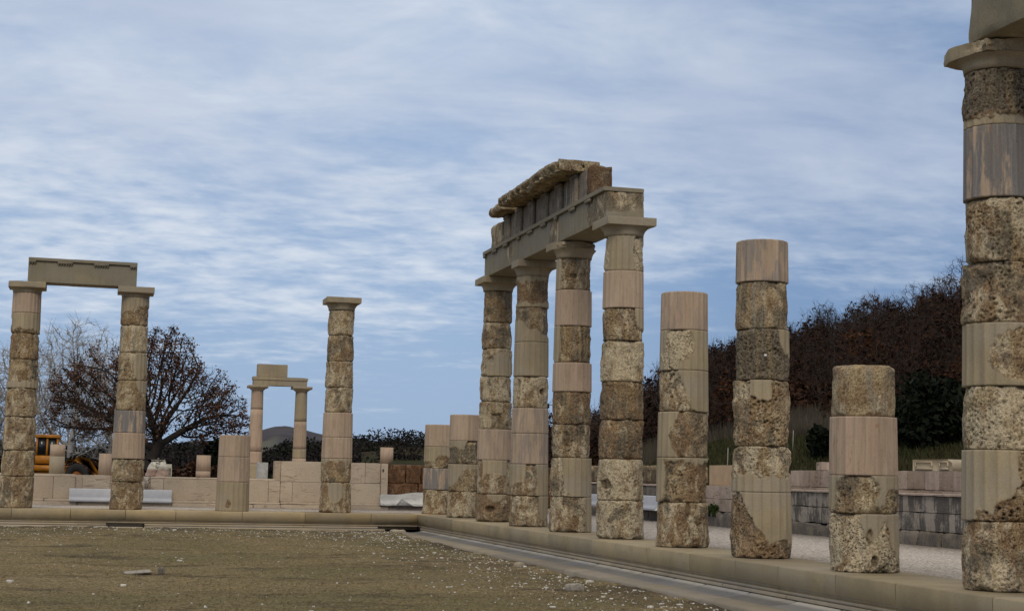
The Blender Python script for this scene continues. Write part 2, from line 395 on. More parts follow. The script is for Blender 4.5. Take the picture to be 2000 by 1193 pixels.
def gravel_material():
    n = material('pale_gravel'); p = n.pos()
    v = n.node('ShaderNodeTexVoronoi', {'Scale': 34.0}); n.l.new(p, v.inputs['Vector'])
    sepc = n.node('ShaderNodeSeparateColor', {0: v.outputs['Color']})
    c = n.mix(sepc.outputs[0], (.47, .40, .335), (.76, .69, .60))
    c = n.mix(n.mr(sepc.outputs[1], .86, .92), c, (.19, .165, .15))
    c = n.mix(n.math('MULTIPLY', n.mr(n.noise(p, 1.2, 5, .6), .45, .7), .35), c, (.42, .34, .28))
    c = n.mix(n.mr(v.outputs['Distance'], .35, .75), c, n.mix(.4, c, (.1, .08, .07)))
    n.set(n.b.inputs['Base Color'], c); n.l.new(n.bump(v.outputs['Distance'], .8, -.02), n.b.inputs['Normal']); return n.m
def terrain_material():
    n = material('hill_ground'); p = n.pos()
    a = n.noise(p, .05, 5, .6); b = n.noise(p, .35, 6, .68); f = n.noise(p, 2.2, 6, .75)
    c = n.mix(n.mr(b, .38, .62), (.028, .032, .013), (.052, .046, .021))
    c = n.mix(n.mr(a, .48, .6), c, (.045, .030, .018))
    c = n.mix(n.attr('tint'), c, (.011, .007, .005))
    c = n.mix(n.mr(f, .3, .7), n.mix(.5, c, (.006, .005, .003)), c)
    n.set(n.b.inputs['Base Color'], c); n.b.inputs['Roughness'].default_value = 1.0; n.b.inputs['Specular IOR Level'].default_value = .05
    n.l.new(n.bump(f, .8, .2), n.b.inputs['Normal']); return n.m
def leaf_material(name, a, b, trans=.25):
    n = material(name)
    oi = n.node('ShaderNodeObjectInfo').outputs['Random']; p = n.pos()
    wn = n.node('ShaderNodeTexWhiteNoise', {'Vector': n.scale(p, (7, 7, 7))})
    t = n.math('ADD', n.math('MULTIPLY', n.noise(p, .8, 3), .7), n.math('MULTIPLY', n.attr('tint'), .5))
    c = n.mix(n.mr(t, .35, .85), a, b)
    c = n.mix(n.math('MULTIPLY', oi, .35), c, tuple(x * .5 for x in a))
    n.set(n.b.inputs['Base Color'], c); n.b.inputs['Roughness'].default_value = .8; n.b.inputs['Specular IOR Level'].default_value = .1
    return n.m

M_DRUM = drum_material(); M_MARBLE = marble_material()
M_CAP = mortar_material('restoration_stone', (.31, .25, .155))
M_ARCH = mortar_material('architrave_stone', (.225, .19, .12))
M_STYL = mortar_material('stylobate_stone', (.52, .40, .22), False, .35)
M_GUT = mortar_material('gutter_stone', (.43, .345, .225), False, .35)
M_GUTB = mortar_material('gutter_bed_stone', (.31, .285, .24), False)
M_FRIEZE = frieze_material()
M_BROWN = rough_material('brown_broken_stone', .35, .6, .0, (.62, .56, .54))
M_CORN = rough_material('cornice_stone', .15, .1, .3)
M_WALLP = wall_material('pale_travertine', (.50, .405, .30), pits=.6, veins=.6)
M_WALLG = wall_material('rain_streaked_limestone', (.34, .30, .25), streak=.88, veins=.2)
M_WALLU = wall_material('blotched_limestone', (.43, .335, .27), streak=.25, veins=.9)
M_PLINTH = wall_material('foundation_rubble', (.17, .145, .115), streak=.55, pits=.9)
M_RED = rough_material('reddish_rough_stone', .35, .5, .1, (.52, .37, .31))
M_RUBBLE = rough_material('lichen_rubble', .55, .0, .3, (.75, .72, .68))
M_WHITE = simple('white_marble', (.66, .67, .70), .55, var=.05)
M_BROKEN = wall_material('broken_white_marble', (.52, .52, .50), vein=(.3, .28, .25), veins=.5)
M_GREYM = simple('grey_marble', (.22, .22, .215), .7, var=.2, scale=18)
M_TAN = simple('tan_cut_stone', (.46, .335, .215), .85, var=.08)
M_DIRT = dirt_material(); M_GRAV = gravel_material(); M_TERR = terrain_material()
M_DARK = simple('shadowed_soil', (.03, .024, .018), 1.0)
M_PEB = simple('pale_pebble', (.50, .475, .43), .85, var=.3, scale=40)
M_PEBT = simple('tan_fieldstone', (.34, .29, .22), .9, var=.25, scale=25)
M_PEBG = simple('grey_fieldstone', (.27, .245, .21), .9, var=.25, scale=25)

# ------------------------------------------------------------------ ground, terrain, gravel
AZ_R = np.array([.05, .2288, .2611, .3127, .3443, .39, .4379, .4852, .5393, .5771, .6358, .75, 1.0])
EL_R = np.array([0., .0005, .004, .030, .046, .068, .0835, .099, .115, .127, .144, .165, .18])
AZ_L = np.array([-.6, -.0679, -.0177, .037, .0744, .0901, .103, .1186, .1443, .1635, .1828, .2023, .2284, .261, .36])
EL_L = np.array([.002, .003, .005, .0075, .009, .009, .003, .0105, .0120, .0170, .0180, .0168, .0160, .013, .002])
def terrain_h(X, Y):
    dx, dy = X - CAM[0], Y - CAM[1]; d = np.hypot(dx, dy); az = np.arctan2(dx, dy)
    base = -0.15 + 0.70 * sstep(X, 4, 24)
    eR = np.maximum(np.interp(az, AZ_R, EL_R) - .0135, 0)
    hR = np.where(d < 200, eR * 200 * np.clip((d - 58) / 142, 0, 1) ** 1.12, eR * 200 * (1 - .25 * sstep(d, 200, 420)))
    eL = np.interp(az, AZ_L, EL_L)
    hL = np.where(d < 380, eL * 380 * sstep(d, 130, 390), eL * 380 * (1 - .9 * sstep(d, 380, 800)))
    P = np.stack([X, Y, np.zeros_like(X)], 1)
    far = sstep(d, 60, 160)
    bank = 1.3 * sstep(d, 56, 68) * sstep(az, .30, .40)
    h = base + np.maximum(hR, hL * (az < .36)) + bank * (hR > 0) + far * (fbm(P, .035, 4, 3) - .5) * 2.2 + (fbm(P, .3, 9, 2) - .5) * .12
    return np.where((X < 5.55) & (Y < 4.55), -0.62, h)
def irregular(parts):
    r = []
    for a, b, n in parts: r.append(np.linspace(a, b, n, endpoint=False))
    return np.concatenate(r + [[parts[-1][1]]])
xs = irregular([(-4000, -400, 12), (-400, -60, 40), (-60, 5.5, 24), (5.5, 5.6, 1), (5.6, 130, 90), (130, 500, 60), (500, 4000, 14)])
ys = irregular([(-4000, -300, 10), (-300, -40, 10), (-40, 4.5, 24), (4.5, 4.6, 1), (4.6, 220, 100), (220, 700, 70), (700, 5000, 14)])
GX, GY = np.meshgrid(xs, ys, indexing='ij'); X, Y = GX.ravel(), GY.ravel()
Zt = terrain_h(X, Y)
idx = np.arange(X.size).reshape(GX.shape)
qd = np.stack([idx[:-1, :-1], idx[1:, :-1], idx[1:, 1:], idx[:-1, 1:]], -1).reshape(-1, 4)
dd = np.hypot(X - CAM[0], Y - CAM[1]); aa = np.arctan2(X - CAM[0], Y - CAM[1])
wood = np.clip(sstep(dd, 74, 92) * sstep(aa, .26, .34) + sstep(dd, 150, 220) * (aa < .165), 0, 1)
o = link('terrain', mesh_np('terrain', np.stack([X, Y, Zt], 1), qd, smooth=True, attrs={'tint': wood}, mats=[M_TERR])); tag(o, kind='structure')

def ground_z(x, y): return -0.362 - 0.055 * np.clip((-y - 1.5) / 12, 0, 1)
xs = irregular([(-60, -22, 16), (-22, -1.47, 190)]); ys = irregular([(-70, -34, 30), (-34, -1.43, 300)])
GX, GY = np.meshgrid(xs, ys, indexing='ij'); X, Y = GX.ravel(), GY.ravel(); P = np.stack([X, Y, X * 0], 1)
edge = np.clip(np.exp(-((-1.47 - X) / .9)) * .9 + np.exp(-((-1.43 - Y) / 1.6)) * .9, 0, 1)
rel = (fbm(P, .7, 31, 3) - .5) * .06 + (fbm(P, 5, 33, 3) - .5) * .025 + (fbm(P, 11, 37, 2) - .5) * .022 + edge * (fbm(P, 3, 35, 3) - .62) * .055
Zg = ground_z(X, Y) + rel
idx = np.arange(X.size).reshape(GX.shape)
qd = np.stack([idx[:-1, :-1], idx[1:, :-1], idx[1:, 1:], idx[:-1, 1:]], -1).reshape(-1, 4)
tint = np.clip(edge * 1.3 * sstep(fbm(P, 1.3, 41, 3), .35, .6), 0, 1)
o = link('ground', mesh_np('ground', np.stack([X, Y, Zg], 1), qd, smooth=True, attrs={'tint': tint}, mats=[M_DIRT])); tag(o, kind='structure')
def g_at(x, y):
    i = np.clip(np.searchsorted(xs, x) - 1, 0, len(xs) - 2); j = np.clip(np.searchsorted(ys, y) - 1, 0, len(ys) - 2)
    Z = Zg.reshape(GX.shape); fx = (x - xs[i]) / (xs[i + 1] - xs[i]); fy = (y - ys[j]) / (ys[j + 1] - ys[j])
    return Z[i, j] * (1 - fx) * (1 - fy) + Z[i + 1, j] * fx * (1 - fy) + Z[i, j + 1] * (1 - fx) * fy + Z[i + 1, j + 1] * fx * fy

mb = MB()
mb.box(.42, 4.7, -46, 3.75, -.3, -.006); mb.box(-30, .42, .36, 3.75, -.3, -.006)
tag(mb.build('gravel_floor', M_GRAV), kind='structure')

# ------------------------------------------------------------------ stylobate with mouldings and gutter
def blocks_along(mb, prof, axis, a, b, step, seed, gap=.010):
    """one course: the profile cut into blocks of uneven length with fine joints"""
    rnd = random.Random(seed); c = a
    while c < b - .05:
        e = min(b, c + step * rnd.uniform(.8, 1.25))
        if b - e < .4: e = b
        mb.prism(prof, axis, c + gap / 2, e - gap / 2, a=rnd.uniform(-.40, .40)); c = e
top_R = [(-.62, -.012), (-.609, 0.0), (.42, 0.0), (.42, -.28), (-.60, -.28), (-.60, -.216), (-.62, -.216)]
mould = [(-.60, -.218), (-.606, -.218), (-.606, -.236), (-.590, -.240), (-.590, -.258), (-.606, -.262), (-.606, -.292), (-.585, -.297), (-.585, -.36), (-.40, -.36), (-.40, -.218)]
mould_low = [(-.585, -.2975), (-.640, -.300), (-.640, -.385), (-.40, -.385), (-.40, -.36), (-.585, -.36)]
curb = [(-1.10, -.405), (-1.10, -.372), (-1.18, -.366), (-1.46, -.370), (-1.485, -.385), (-1.485, -.62), (-1.0, -.62), (-1.0, -.405)]
bed = [(-.6415, -.335), (-.6415, -.345), (-.76, -.375), (-.93, -.392), (-1.098, -.376), (-1.098, -.55), (-.6415, -.55)]
st = empty('stylobate', (0, -20, -.3), 'long right-hand stylobate of beige blocks carrying the tall row of columns', 'stylobate', 'stylobates edging the courtyard')
mb = MB(); blocks_along(mb, top_R, 'y', -46, -.625, 1.35, 5); mb.build('top_course', M_STYL, st)
mb = MB(); mb.prism(mould, 'y', -46, -.61, seg=1); blocks_along(mb, mould_low, 'y', -46, -1.1, 1.9, 8); mb.build('moulding', M_GUT, st)
mb = MB(); blocks_along(mb, curb, 'y', -46, -1.43, 1.7, 11, .006); mb.build('curb', M_GUT, st)
mb = MB(); blocks_along(mb, bed, 'y', -46, -1.44, 1.1, 12, .006); mb.build('gutter', M_GUTB, st)
sl = empty('stylobate', (-8, 0, -.3), 'shorter far stylobate running behind the courtyard to the left', 'stylobate', 'stylobates edging the courtyard')
sw = lambda prof: [(u, v) for (u, v) in prof]
top_L = [(u + .0, v) for (u, v) in top_R]
mb = MB(); blocks_along(mb, [(u if u < .3 else .36, v) for u, v in top_R], 'x', -30, -.605, 1.25, 21); mb.box(-.603, .418, -.62, .36, -.28, -.002); mb.build('top_course', M_STYL, sl)
mb = MB(); mb.prism(mould, 'x', -30, -.61); mb.build('moulding', M_GUT, sl)
for a, b, s_ in ((-30, -7.70, 3), (-6.87, -1.55, 4)): mb = MB(); blocks_along(mb, mould_low, 'x', a, b, 1.9, s_); mb.build('lower_moulding', M_GUT, sl)
curb_L = [(-1.10, -.38), (-1.10, -.334), (-1.40, -.332), (-1.425, -.345), (-1.425, -.62), (-1.0, -.62), (-1.0, -.38)]
for a, b, s_ in ((-30, -7.70, 31), (-6.87, -1.52, 33)): mb = MB(); blocks_along(mb, curb_L, 'x', a, b, 1.7, s_, .006); mb.build('curb', M_GUT, sl)
for a, b, s_ in ((-30, -7.70, 41), (-6.87, -1.55, 43)): mb = MB(); blocks_along(mb, bed, 'x', a, b, 1.1, s_, .006); mb.build('gutter', M_GUTB, sl)
mb = MB(); V, Q = round_box(-7.66, -6.9, -1.42, -1.05, -.62, -.352, .05, .03, .012, 77); mb.add(V, Q)
tag(mb.build('broken_gutter_stone', M_PEBT), 'rough low stone filling the broken gap in the far gutter', 'stone')
mb = MB(); V, Q = round_box(-1.35, -.98, -1.2, -.95, -.62, -.345, .04, .05, .02, 79); mb.add(V, Q)
tag(mb.build('broken_gutter_stone', M_PEBT), 'small dark broken stone in the drain hole at the courtyard corner', 'stone')
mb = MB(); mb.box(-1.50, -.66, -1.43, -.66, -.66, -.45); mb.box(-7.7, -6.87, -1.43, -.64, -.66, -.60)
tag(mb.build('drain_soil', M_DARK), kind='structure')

# ------------------------------------------------------------------ columns
S_, SL, XL, R0, H, W = 2.7, 2.396, -.094, .386, 5.063, .815
def radius_at(z): return R0 - .071 * max(z, 0) / 4.75
def shape_val(shapes, U, T):
    v = np.full(len(U), -9.0)
    for s in shapes:
        if s[0] == 'e': q = 1 - np.sqrt(((U - s[1]) / s[3]) ** 2 + ((T - s[2]) / s[4]) ** 2)
        elif s[0] == 'h': q = s[1] * U + s[2] * T + s[3]
        elif s[0] == 'r': q = np.minimum(np.minimum(U - s[1], s[2] - U) * 2, np.minimum(T - s[3], s[4] - T) * 2)
        v = np.maximum(v, q)
    return v
def drum_mesh(name, cx, cy, z0, z1, spec, seed, nth, top=False, tilt=0.0, rscale=1.0):
    typ, shapes, dk, wm, pl = spec[:5]; opt = spec[5] if len(spec) > 5 else {}
    hgt = z1 - z0 - .004; dz = 2 * math.pi * .36 / nth
    m = max(8, int(round(hgt / dz)))
    th = np.arange(nth) * 2 * np.pi / nth; tt = np.linspace(0, 1, m + 1)
    TH, T = np.meshgrid(th, tt); TH, T = TH.ravel(), T.ravel()
    Z = z0 + .002 + T * hgt
    R = (R0 - .071 * np.clip(Z, 0, 9) / 4.75) * rscale * opt.get('r', 1.0)
    phi0 = math.atan2(CAM[1] - cy, CAM[0] - cx)
    U = -np.sin(TH - phi0) * -1.0
    U = (np.cos(TH) * RIGHT[0] + np.sin(TH) * RIGHT[1]) / math.hypot(RIGHT[0], RIGHT[1])
    P = np.stack([cx + R * np.cos(TH), cy + R * np.sin(TH), Z], 1)
    a = 2 * np.pi / 20; ph = ((TH + .07) % a) / a
    facet = np.cos(a / 2) / np.cos((ph - .5) * a)
    flute = R * (facet - 1) - .010 * np.sin(np.pi * ph) ** 1.1
    wob = (fbm(P, 7, seed + 1, 4, .6) - .5) * .95
    if typ == 'M': rest = np.ones(len(T))
    else:
        sv = shape_val(shapes, U, T) + wob * .55
        # the hidden far side gets the same kind of repair, mirrored
        rough = sstep(sv, -.03, .03)
        if typ == 'R': rough = 1 - rough if shapes else np.ones(len(T))
        rest = 1 - rough
    rough = 1 - rest
    d_e = np.minimum(T, 1 - T) * hgt
    ch = (.012 + .075 * sstep(fbm(P, 6, seed + 2, 3), .40, .72)) * rough * opt.get('edge', 1.0)
    if top: ch = np.where(T > .5, ch * 1.0 + .02 * rough, ch)
    inset = np.where(d_e < ch, ch * .62 * (1 - d_e / np.maximum(ch, 1e-6)) ** 2, 0) + np.where(d_e < .003, .003, 0)
    w1 = worley(P * (1, 1, 1.35), 13, seed + 4); w2 = worley(P, 27, seed + 6); gate = sstep(fbm(P, 5, seed + 8, 2), .40, .66) * opt.get('pits', random.Random(seed).uniform(.5, 1.1))
    pit = np.clip(sstep(w1, .36, .10) * gate + .55 * sstep(w2, .40, .16) * sstep(fbm(P, 6, seed + 12, 2), .32, .6), 0, 1)
    big = (fbm(P, 3.2, seed + 10, 2) - .5) * .060 + (fbm(P, 11, seed + 11, 3) - .5) * .036
    ruf = opt.get('ruf', 1.0)
    disp = flute * (rest + rough * .35) + rough * (big * ruf - .018 - .036 * pit * ruf)
    cav = pit * rough
    for (k, u0, u1, t0, t1, dp) in opt.get('holes', ()):
        hm = sstep(((U - (u0 + u1) / 2) / ((u1 - u0) * .62)) ** 2 + ((T - (t0 + t1) / 2) / ((t1 - t0) * .62)) ** 2 + wob * .6, 1.1, .6) * (np.cos(TH - phi0) > 0) if not k else sstep(U, u0 - .03, u0 + .03) * sstep(-U, -u1 - .03, -u1 + .03) * sstep(T, t0 - .02, t0 + .02) * sstep(-T, -t1 - .02, -t1 + .02) * (np.cos(TH - phi0) > 0)
        disp = disp - hm * dp; cav = np.maximum(cav, hm * (.6 if k else .95))
    rr = R + disp - inset
    V = np.stack([rr * np.cos(TH), rr * np.sin(TH), Z], 1)
    i = np.arange(nth); Q = []
    for r in range(m):
        Q.append(np.stack([r * nth + i, r * nth + (i + 1) % nth, (r + 1) * nth + (i + 1) % nth, (r + 1) * nth + i], 1))
    nb = len(V); V = np.concatenate([V, [(0, 0, z0 + .002), (0, 0, z1 - .002)]])
    Tt = np.concatenate([np.stack([(i + 1) % nth, i, np.full(nth, nb)], 1), np.stack([m * nth + i, m * nth + (i + 1) % nth, np.full(nth, nb + 1)], 1)])
    rest = np.append(rest, [rest.mean()] * 2); cav = np.append(cav, [0, 0])
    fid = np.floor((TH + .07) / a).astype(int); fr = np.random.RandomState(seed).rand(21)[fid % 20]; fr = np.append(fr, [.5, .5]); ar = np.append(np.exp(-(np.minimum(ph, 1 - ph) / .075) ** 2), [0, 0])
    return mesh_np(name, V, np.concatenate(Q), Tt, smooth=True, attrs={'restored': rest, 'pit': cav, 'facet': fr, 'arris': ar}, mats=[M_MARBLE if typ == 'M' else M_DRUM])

def capital_parts(col, cx, cy, zn, seed, dmg=None, rs=1.0):
    """echinus lathe with the square abacus as its sub-part"""
    ab0 = H - .135; Wl = W * rs
    prof = [(radius_at(zn) * rs - .004, zn + .002), (radius_at(zn) * rs + .002, zn + .05), (radius_at(zn) * rs + .006, zn + .062), (radius_at(zn) * rs + .012, zn + .075)]
    r_a = radius_at(zn) * rs + .014; r_b = Wl / 2 - .02
    for t in np.linspace(0.08, 1, 12): prof.append((r_a + (r_b - r_a) * (t ** 1.25), zn + .078 + (ab0 - zn - .078) * (t ** .92)))
    n = 96; th = np.arange(n) * 2 * np.pi / n; V = []
    for (r, z) in prof: V.append(np.stack([r * np.cos(th), r * np.sin(th), np.full(n, z)], 1))
    V = np.concatenate(V); V[:, :2] *= (1 + (fbm(V + (cx, cy, 0), 9, seed, 3) - .5)[:, None] * .02)
    i = np.arange(n); Q = np.concatenate([np.stack([k * n + i, k * n + (i + 1) % n, (k + 1) * n + (i + 1) % n, (k + 1) * n + i], 1) for k in range(len(prof) - 1)])
    nb = len(V); V = np.concatenate([V, [(0, 0, zn + .002), (0, 0, ab0)]]); k = (len(prof) - 1) * n
    Tt = np.concatenate([np.stack([(i + 1) % n, i, np.full(n, nb)], 1), np.stack([k + i, k + (i + 1) % n, np.full(n, nb + 1)], 1)])
    e = link('capital', mesh_np('capital', V, Q, Tt, smooth=True, attrs={'tint': np.zeros(len(V))}, mats=[M_CAP]), col)
    h = Wl / 2
    V, Q = round_box(-h, h, -h, h, ab0, H - .002, .025, .006, .002, seed, fs=5)
    tint = np.zeros(len(V))
    if dmg:                                        # broken corners: pull the outline inwards there
        for (ux, uy, rad, amt) in dmg:
            dist = np.hypot(V[:, 0] - ux * h, V[:, 1] - uy * h)
            k = sstep(dist, rad, 0) * amt * (.7 + .6 * fbm(V, 12, seed + 2, 3))
            V[:, 0] *= 1 - k; V[:, 1] *= 1 - k; V[:, 2] -= np.where(V[:, 2] > ab0 + .06, k * .10, -k * .02)
            tint = np.maximum(tint, sstep(k, .06, .14) * .5)
    link('abacus', mesh_np('abacus', V, Q, smooth=False, attrs={'tint': tint}, mats=[M_CAP]), e)

def column(cx, cy, zs, specs, label, seed, nth, capital=False, dmg=None, group='columns of the courtyard rows'):
    c = empty('column', (cx, cy, 0), label, 'column', group)
    zs = list(zs); zs[-1] = 0.0
    for k in range(len(zs) - 1):
        s = specs[k]
        me = drum_mesh('drum', cx, cy, zs[k + 1], zs[k], s, seed * 50 + k * 3, nth, top=(k == 0 and not capital))
        d = link('drum', me, c)
        d['dark'], d['warm'], d['pale'] = float(s[2]), float(s[3]), float(s[4])
        rq = random.Random(seed * 91 + k); o_ = s[5] if len(s) > 5 else {}
        d['pitting'] = o_.get('pits', rq.uniform(.35, 1.0)); d['streaks'] = o_.get('streaks', rq.uniform(0, .5))
    if capital: capital_parts(c, cx, cy, zs[0], seed, dmg)
    return c
R = lambda dk=.2, wm=.2, pl=.2, sh=(), **o: ('R', list(sh), dk, wm, pl, o)       # shapes = restored patches in rough stone
S = lambda sh, dk=.2, wm=.2, pl=.2, **o: ('S', list(sh), dk, wm, pl, o)          # shapes = surviving rough stone in a restored drum
M = lambda blue=.2, pink=.4, rust=.1, **o: ('M', [], blue, pink, rust, o)
F = [('h', 0, 0, 9)]

ZK = {0: [2.134, 1.602, 1.091, .581, 0], 1: [2.285, 1.698, 1.183, .573, 0], 2: [4.777, 4.115, 3.566, 2.991, 2.461, 1.895, 1.261, .56, 0],
      3: [4.768, 4.165, 3.495, 2.839, 2.235, 1.751, 1.171, .576, 0], 4: [4.765, 4.203, 3.573, 2.928, 2.421, 1.853, 1.275, .605, 0],
      5: [4.775, 4.217, 3.621, 3.101, 2.455, 1.853, 1.239, .598, 0], 6: [3.587, 3.041, 2.47, 1.888, 1.246, .623, 0],
      7: [3.951, 3.421, 2.824, 2.188, 1.368, .805, 0], 8: [2.207, 1.653, 1.023, .619, 0],
      9: [4.799, 4.261, 3.584, 2.986, 2.422, 1.845, 1.265, .622, 0]}
SK = {
 0: [M(.1, .5, .35), S([('h', .0, -1, .30), ('e', .3, .3, .5, .3)], .3, .1, .0), M(.95, .3, 0), R(.15, .35, .45)],
 1: [M(.1, .8, .05), S([('e', -.6, .35, .6, .38), ('e', .45, .55, .45, .6), ('h', 0, -1, .22)], .55, 0, .4), S([('e', .4, .3, .75, .5), ('h', .1, -1, .30)], .25, .15, .0), R(.12, .55, .5)],
 2: [R(.42, .45, .0), R(.30, .2, .25), R(.1, .25, .55, [('e', .2, .3, .9, .55)], holes=((0, -.45, -.2, .45, .68, .05),)), R(.2, .2, .65),
     R(.12, .45, .5, holes=((1, -.22, .42, .02, .56, .06),)), M(.35, .7, .05), S([('e', .1, .25, 1.0, .36), ('e', -.95, .6, .3, .7), ('e', .95, .6, .22, .6)], .1, .6, .5),
     R(.35, .95, .0, [('e', .15, 1.05, .55, .34)], holes=((0, -.42, .06, .36, .56, .08),))],
 3: [R(.3, .75, .0, [('h', 0, -1, .16), ('h', 0, 1, -.84)]), R(.3, .4, .2, [('h', -.25, -1, .40)]), S([('h', 0, 0, -9)]), R(.12, .2, .6, holes=((0, -.78, -.62, .62, .90, .04), (0, .58, .80, .44, .6, .05))),
     M(.45, .45, .25), M(.55, .6, .15), S([('e', .12, .55, .36, .55), ('e', -.35, .12, .7, .32)], .3, .75, .3), R(.22, .35, .45, [('e', .8, .8, .3, .6)])],
 4: [R(.28, .65, .2, [('e', -.95, .5, .2, .9)], holes=((0, -.3, .12, .36, .5, .04),)), M(.2, .9, .25), R(.35, .6, .0, [('e', -.9, .6, .25, .6)]), M(.1, .95, .05), R(.25, .75, .05),
     R(.3, .7, .35, holes=((0, -.5, -.15, .35, .75, .03),)), S([('e', -.85, .5, .48, .8), ('e', -.55, .04, .5, .2)], .25, .3, .6), R(.18, .6, .45, [('e', 1.05, .6, .35, .8)])],
 5: [S([('e', .72, .45, .3, .62), ('e', -1.0, .3, .18, .9)], .1, .3, .8), M(.1, .55, .05), R(.2, .35, .3, [('e', .9, .8, .35, .5)]), R(.12, .1, .85, streaks=.5, pits=.4), R(.42, .95, .0), R(.38, .95, .05), R(.12, .2, .75, holes=((0, -.9, -.55, .28, .48, .03),)), R(.12, .45, .7)],
 6: [M(.3, .75, .4), S([('e', -.25, .66, .62, .42), ('e', -.6, .35, .35, .35)], .05, .2, 1.0), S([('h', -1.0, -.75, .42)], .3, .2, .5), S([('e', .35, .5, .95, .62)], .35, .3, .15), R(.35, .4, .0, [('h', 0, 1, -.90), ('e', -.95, .6, .18, .6)], ruf=1.5), R(.15, .5, .35, holes=((0, .02, .22, .7, 1.0, .04),))],
 7: [M(.6, .55, .45), R(.45, .10, .15, ruf=.6, r=.985, pits=.15, streaks=.7), R(.85, .2, .0, [('e', .95, 1.0, .5, .5)], ruf=1.3), R(.30, .35, .15, [('r', -.62, .22, .70, 1.3)], ruf=1.4), R(.25, .2, .55, [('h', 0, -1, .34)]), S([('h', -.75, -1, .32), ('e', .55, .1, .5, .2)], .3, .9, .1, ruf=1.4)],
 8: [R(.16, .10, .05, ruf=.45, r=.978, pits=.10, streaks=.85), M(.15, .95, .75), S([('e', -.35, .55, .55, .55), ('e', .8, .3, .35, .4), ('h', 0, -1, .15)], .4, .2, .2), R(.15, .45, .75, [('e', .05, 1.0, .36, .42), ('e', .82, .95, .35, .65)], holes=((0, -.12, .04, .48, .72, .06), (0, .02, .2, .10, .28, .05)))],
 9: [R(.62, .5, .0, [('h', 0, -1, .13)], ruf=1.3), M(1.0, .5, .35), R(.2, .25, .45), R(.45, .3, .15, ruf=1.6), S([('e', .3, .5, .85, .42)], .25, .3, .2), R(.3, .15, .6), S([('h', .55, -1, .50), ('e', .55, .7, .45, .5)], .3, .55, .0, ruf=1.5), R(.28, .3, .3)],
}
LK = {
 0: 'short four-drum column at the inner corner, bluish marble drum second from its foot',
 1: 'short four-drum column second from the corner, smooth pink marble drum on top',
 2: 'tall capped column under the far end of the architrave, square socket cut in one drum',
 3: 'tall capped column with grey marble drums midway, second under the long architrave',
 4: 'tall capped column with rounded damaged abacus and one pink marble drum midway',
 5: 'tall capped column under the near end of the architrave with two dark brown drums',
 6: 'uncapped six-drum column with smooth striped top drum, next after the capped group',
 7: 'uncapped six-drum column with blue-streaked top drum and small white tag on its dark drum',
 8: 'short four-drum column with yellowish weathered top and rust-streaked pink marble drum',
 9: 'nearest column with pitted drums, cut by the right edge of the picture',
}
cols = {}
for k in range(10):
    nth = 120 if k < 4 else (160 if k < 7 else 220)
    dm = {3: [(-1, 1, .35, .16)], 4: [(1, -1, .6, .30), (-1, -1, .5, .22)], 9: [(-1, -1, .6, .22), (-1, 1, .25, .12)]}.get(k)
    cols[k] = column(0, -S_ * k, ZK[k], SK[k], LK[k], k + 1, nth, k in (2, 3, 4, 5, 9), dm)
mb = MB(); mb.box(.098, .122, -19.265, -19.255, 2.60, 2.625)
mb = MB()
_p = np.array([0, -18.9]) + .372 * np.array([math.cos(math.atan2(CAM[1] + 18.9, CAM[0]) + .12), math.sin(math.atan2(CAM[1] + 18.9, CAM[0]) + .12)])
mb.box(_p[0] - .014, _p[0] + .014, _p[1] - .012, _p[1] + .012, 2.472, 2.50); tg = mb.build('survey_tag', M_WHITE, cols[7])
ZM = {1: [4.764, 4.166, 3.552, 2.931, 2.341, 1.759, 1.263, .703, 0], 2: [1.747, 1.242, .668, 0],
      3: [4.829, 4.185, 3.557, 2.919, 2.238, 1.732, 1.143, .621, 0], 4: [4.814, 4.361, 3.898, 3.309, 2.666, 2.026, 1.28, .701, 0]}
SM = {
 1: [R(.15, .15, .45), R(.4, .3, .15), R(.2, .15, .4), R(.35, .1, .4), M(.05, .7, .05), M(.1, .7, .1), R(.2, .4, .15, [('h', 0, 1, -.84)]), R(.12, .35, .4, [('e', .1, .75, .5, .4)], ruf=.7)],
 2: [M(.2, .55, .3), M(.35, .6, .25), S([('e', -.1, .25, .16, .12)], .2, .2, .2)],
 3: [S([('h', .15, -1, .55)], .2, .4, .1), R(.1, .25, .6, ruf=.6, pits=.25, streaks=.8), R(.2, .3, .35, [('e', .7, .5, .4, .5)]), R(.2, .25, .2, [('e', .9, .9, .35, .3)]), M(1.0, .1, .1), M(0, .95, .3), R(.2, .3, .35), R(.2, .6, .3)],
 4: [M(.25, .8, .2), S([('h', .0, -1, .25), ('e', -1, .3, .25, .5)], .2, .5, .1), R(.15, .6, .05), R(.35, .15, .2, [('h', 0, -1, .3)]), R(.15, .3, .35), R(.15, .35, .35), R(.25, .25, .3), R(.2, .3, .3)],
}
LM = {
 1: 'lone capped column left of the corner, pale smooth marble drums in its lower half',
 2: 'knee-high stump of three smooth grey-beige drums on the far stylobate',
 3: 'capped column under the right end of the short lintel, bluish marble drum midway',
 4: 'capped column under the left end of the short lintel, at the left picture edge',
}
LYC = -.10
for k in range(1, 5):
    dm = {4: [(-1, -1, .2, .08)]}.get(k)
    cols['m%d' % k] = column(XL - SL * k, LYC, ZM[k], SM[k], LM[k], 20 + k, 120, k != 2, dm)

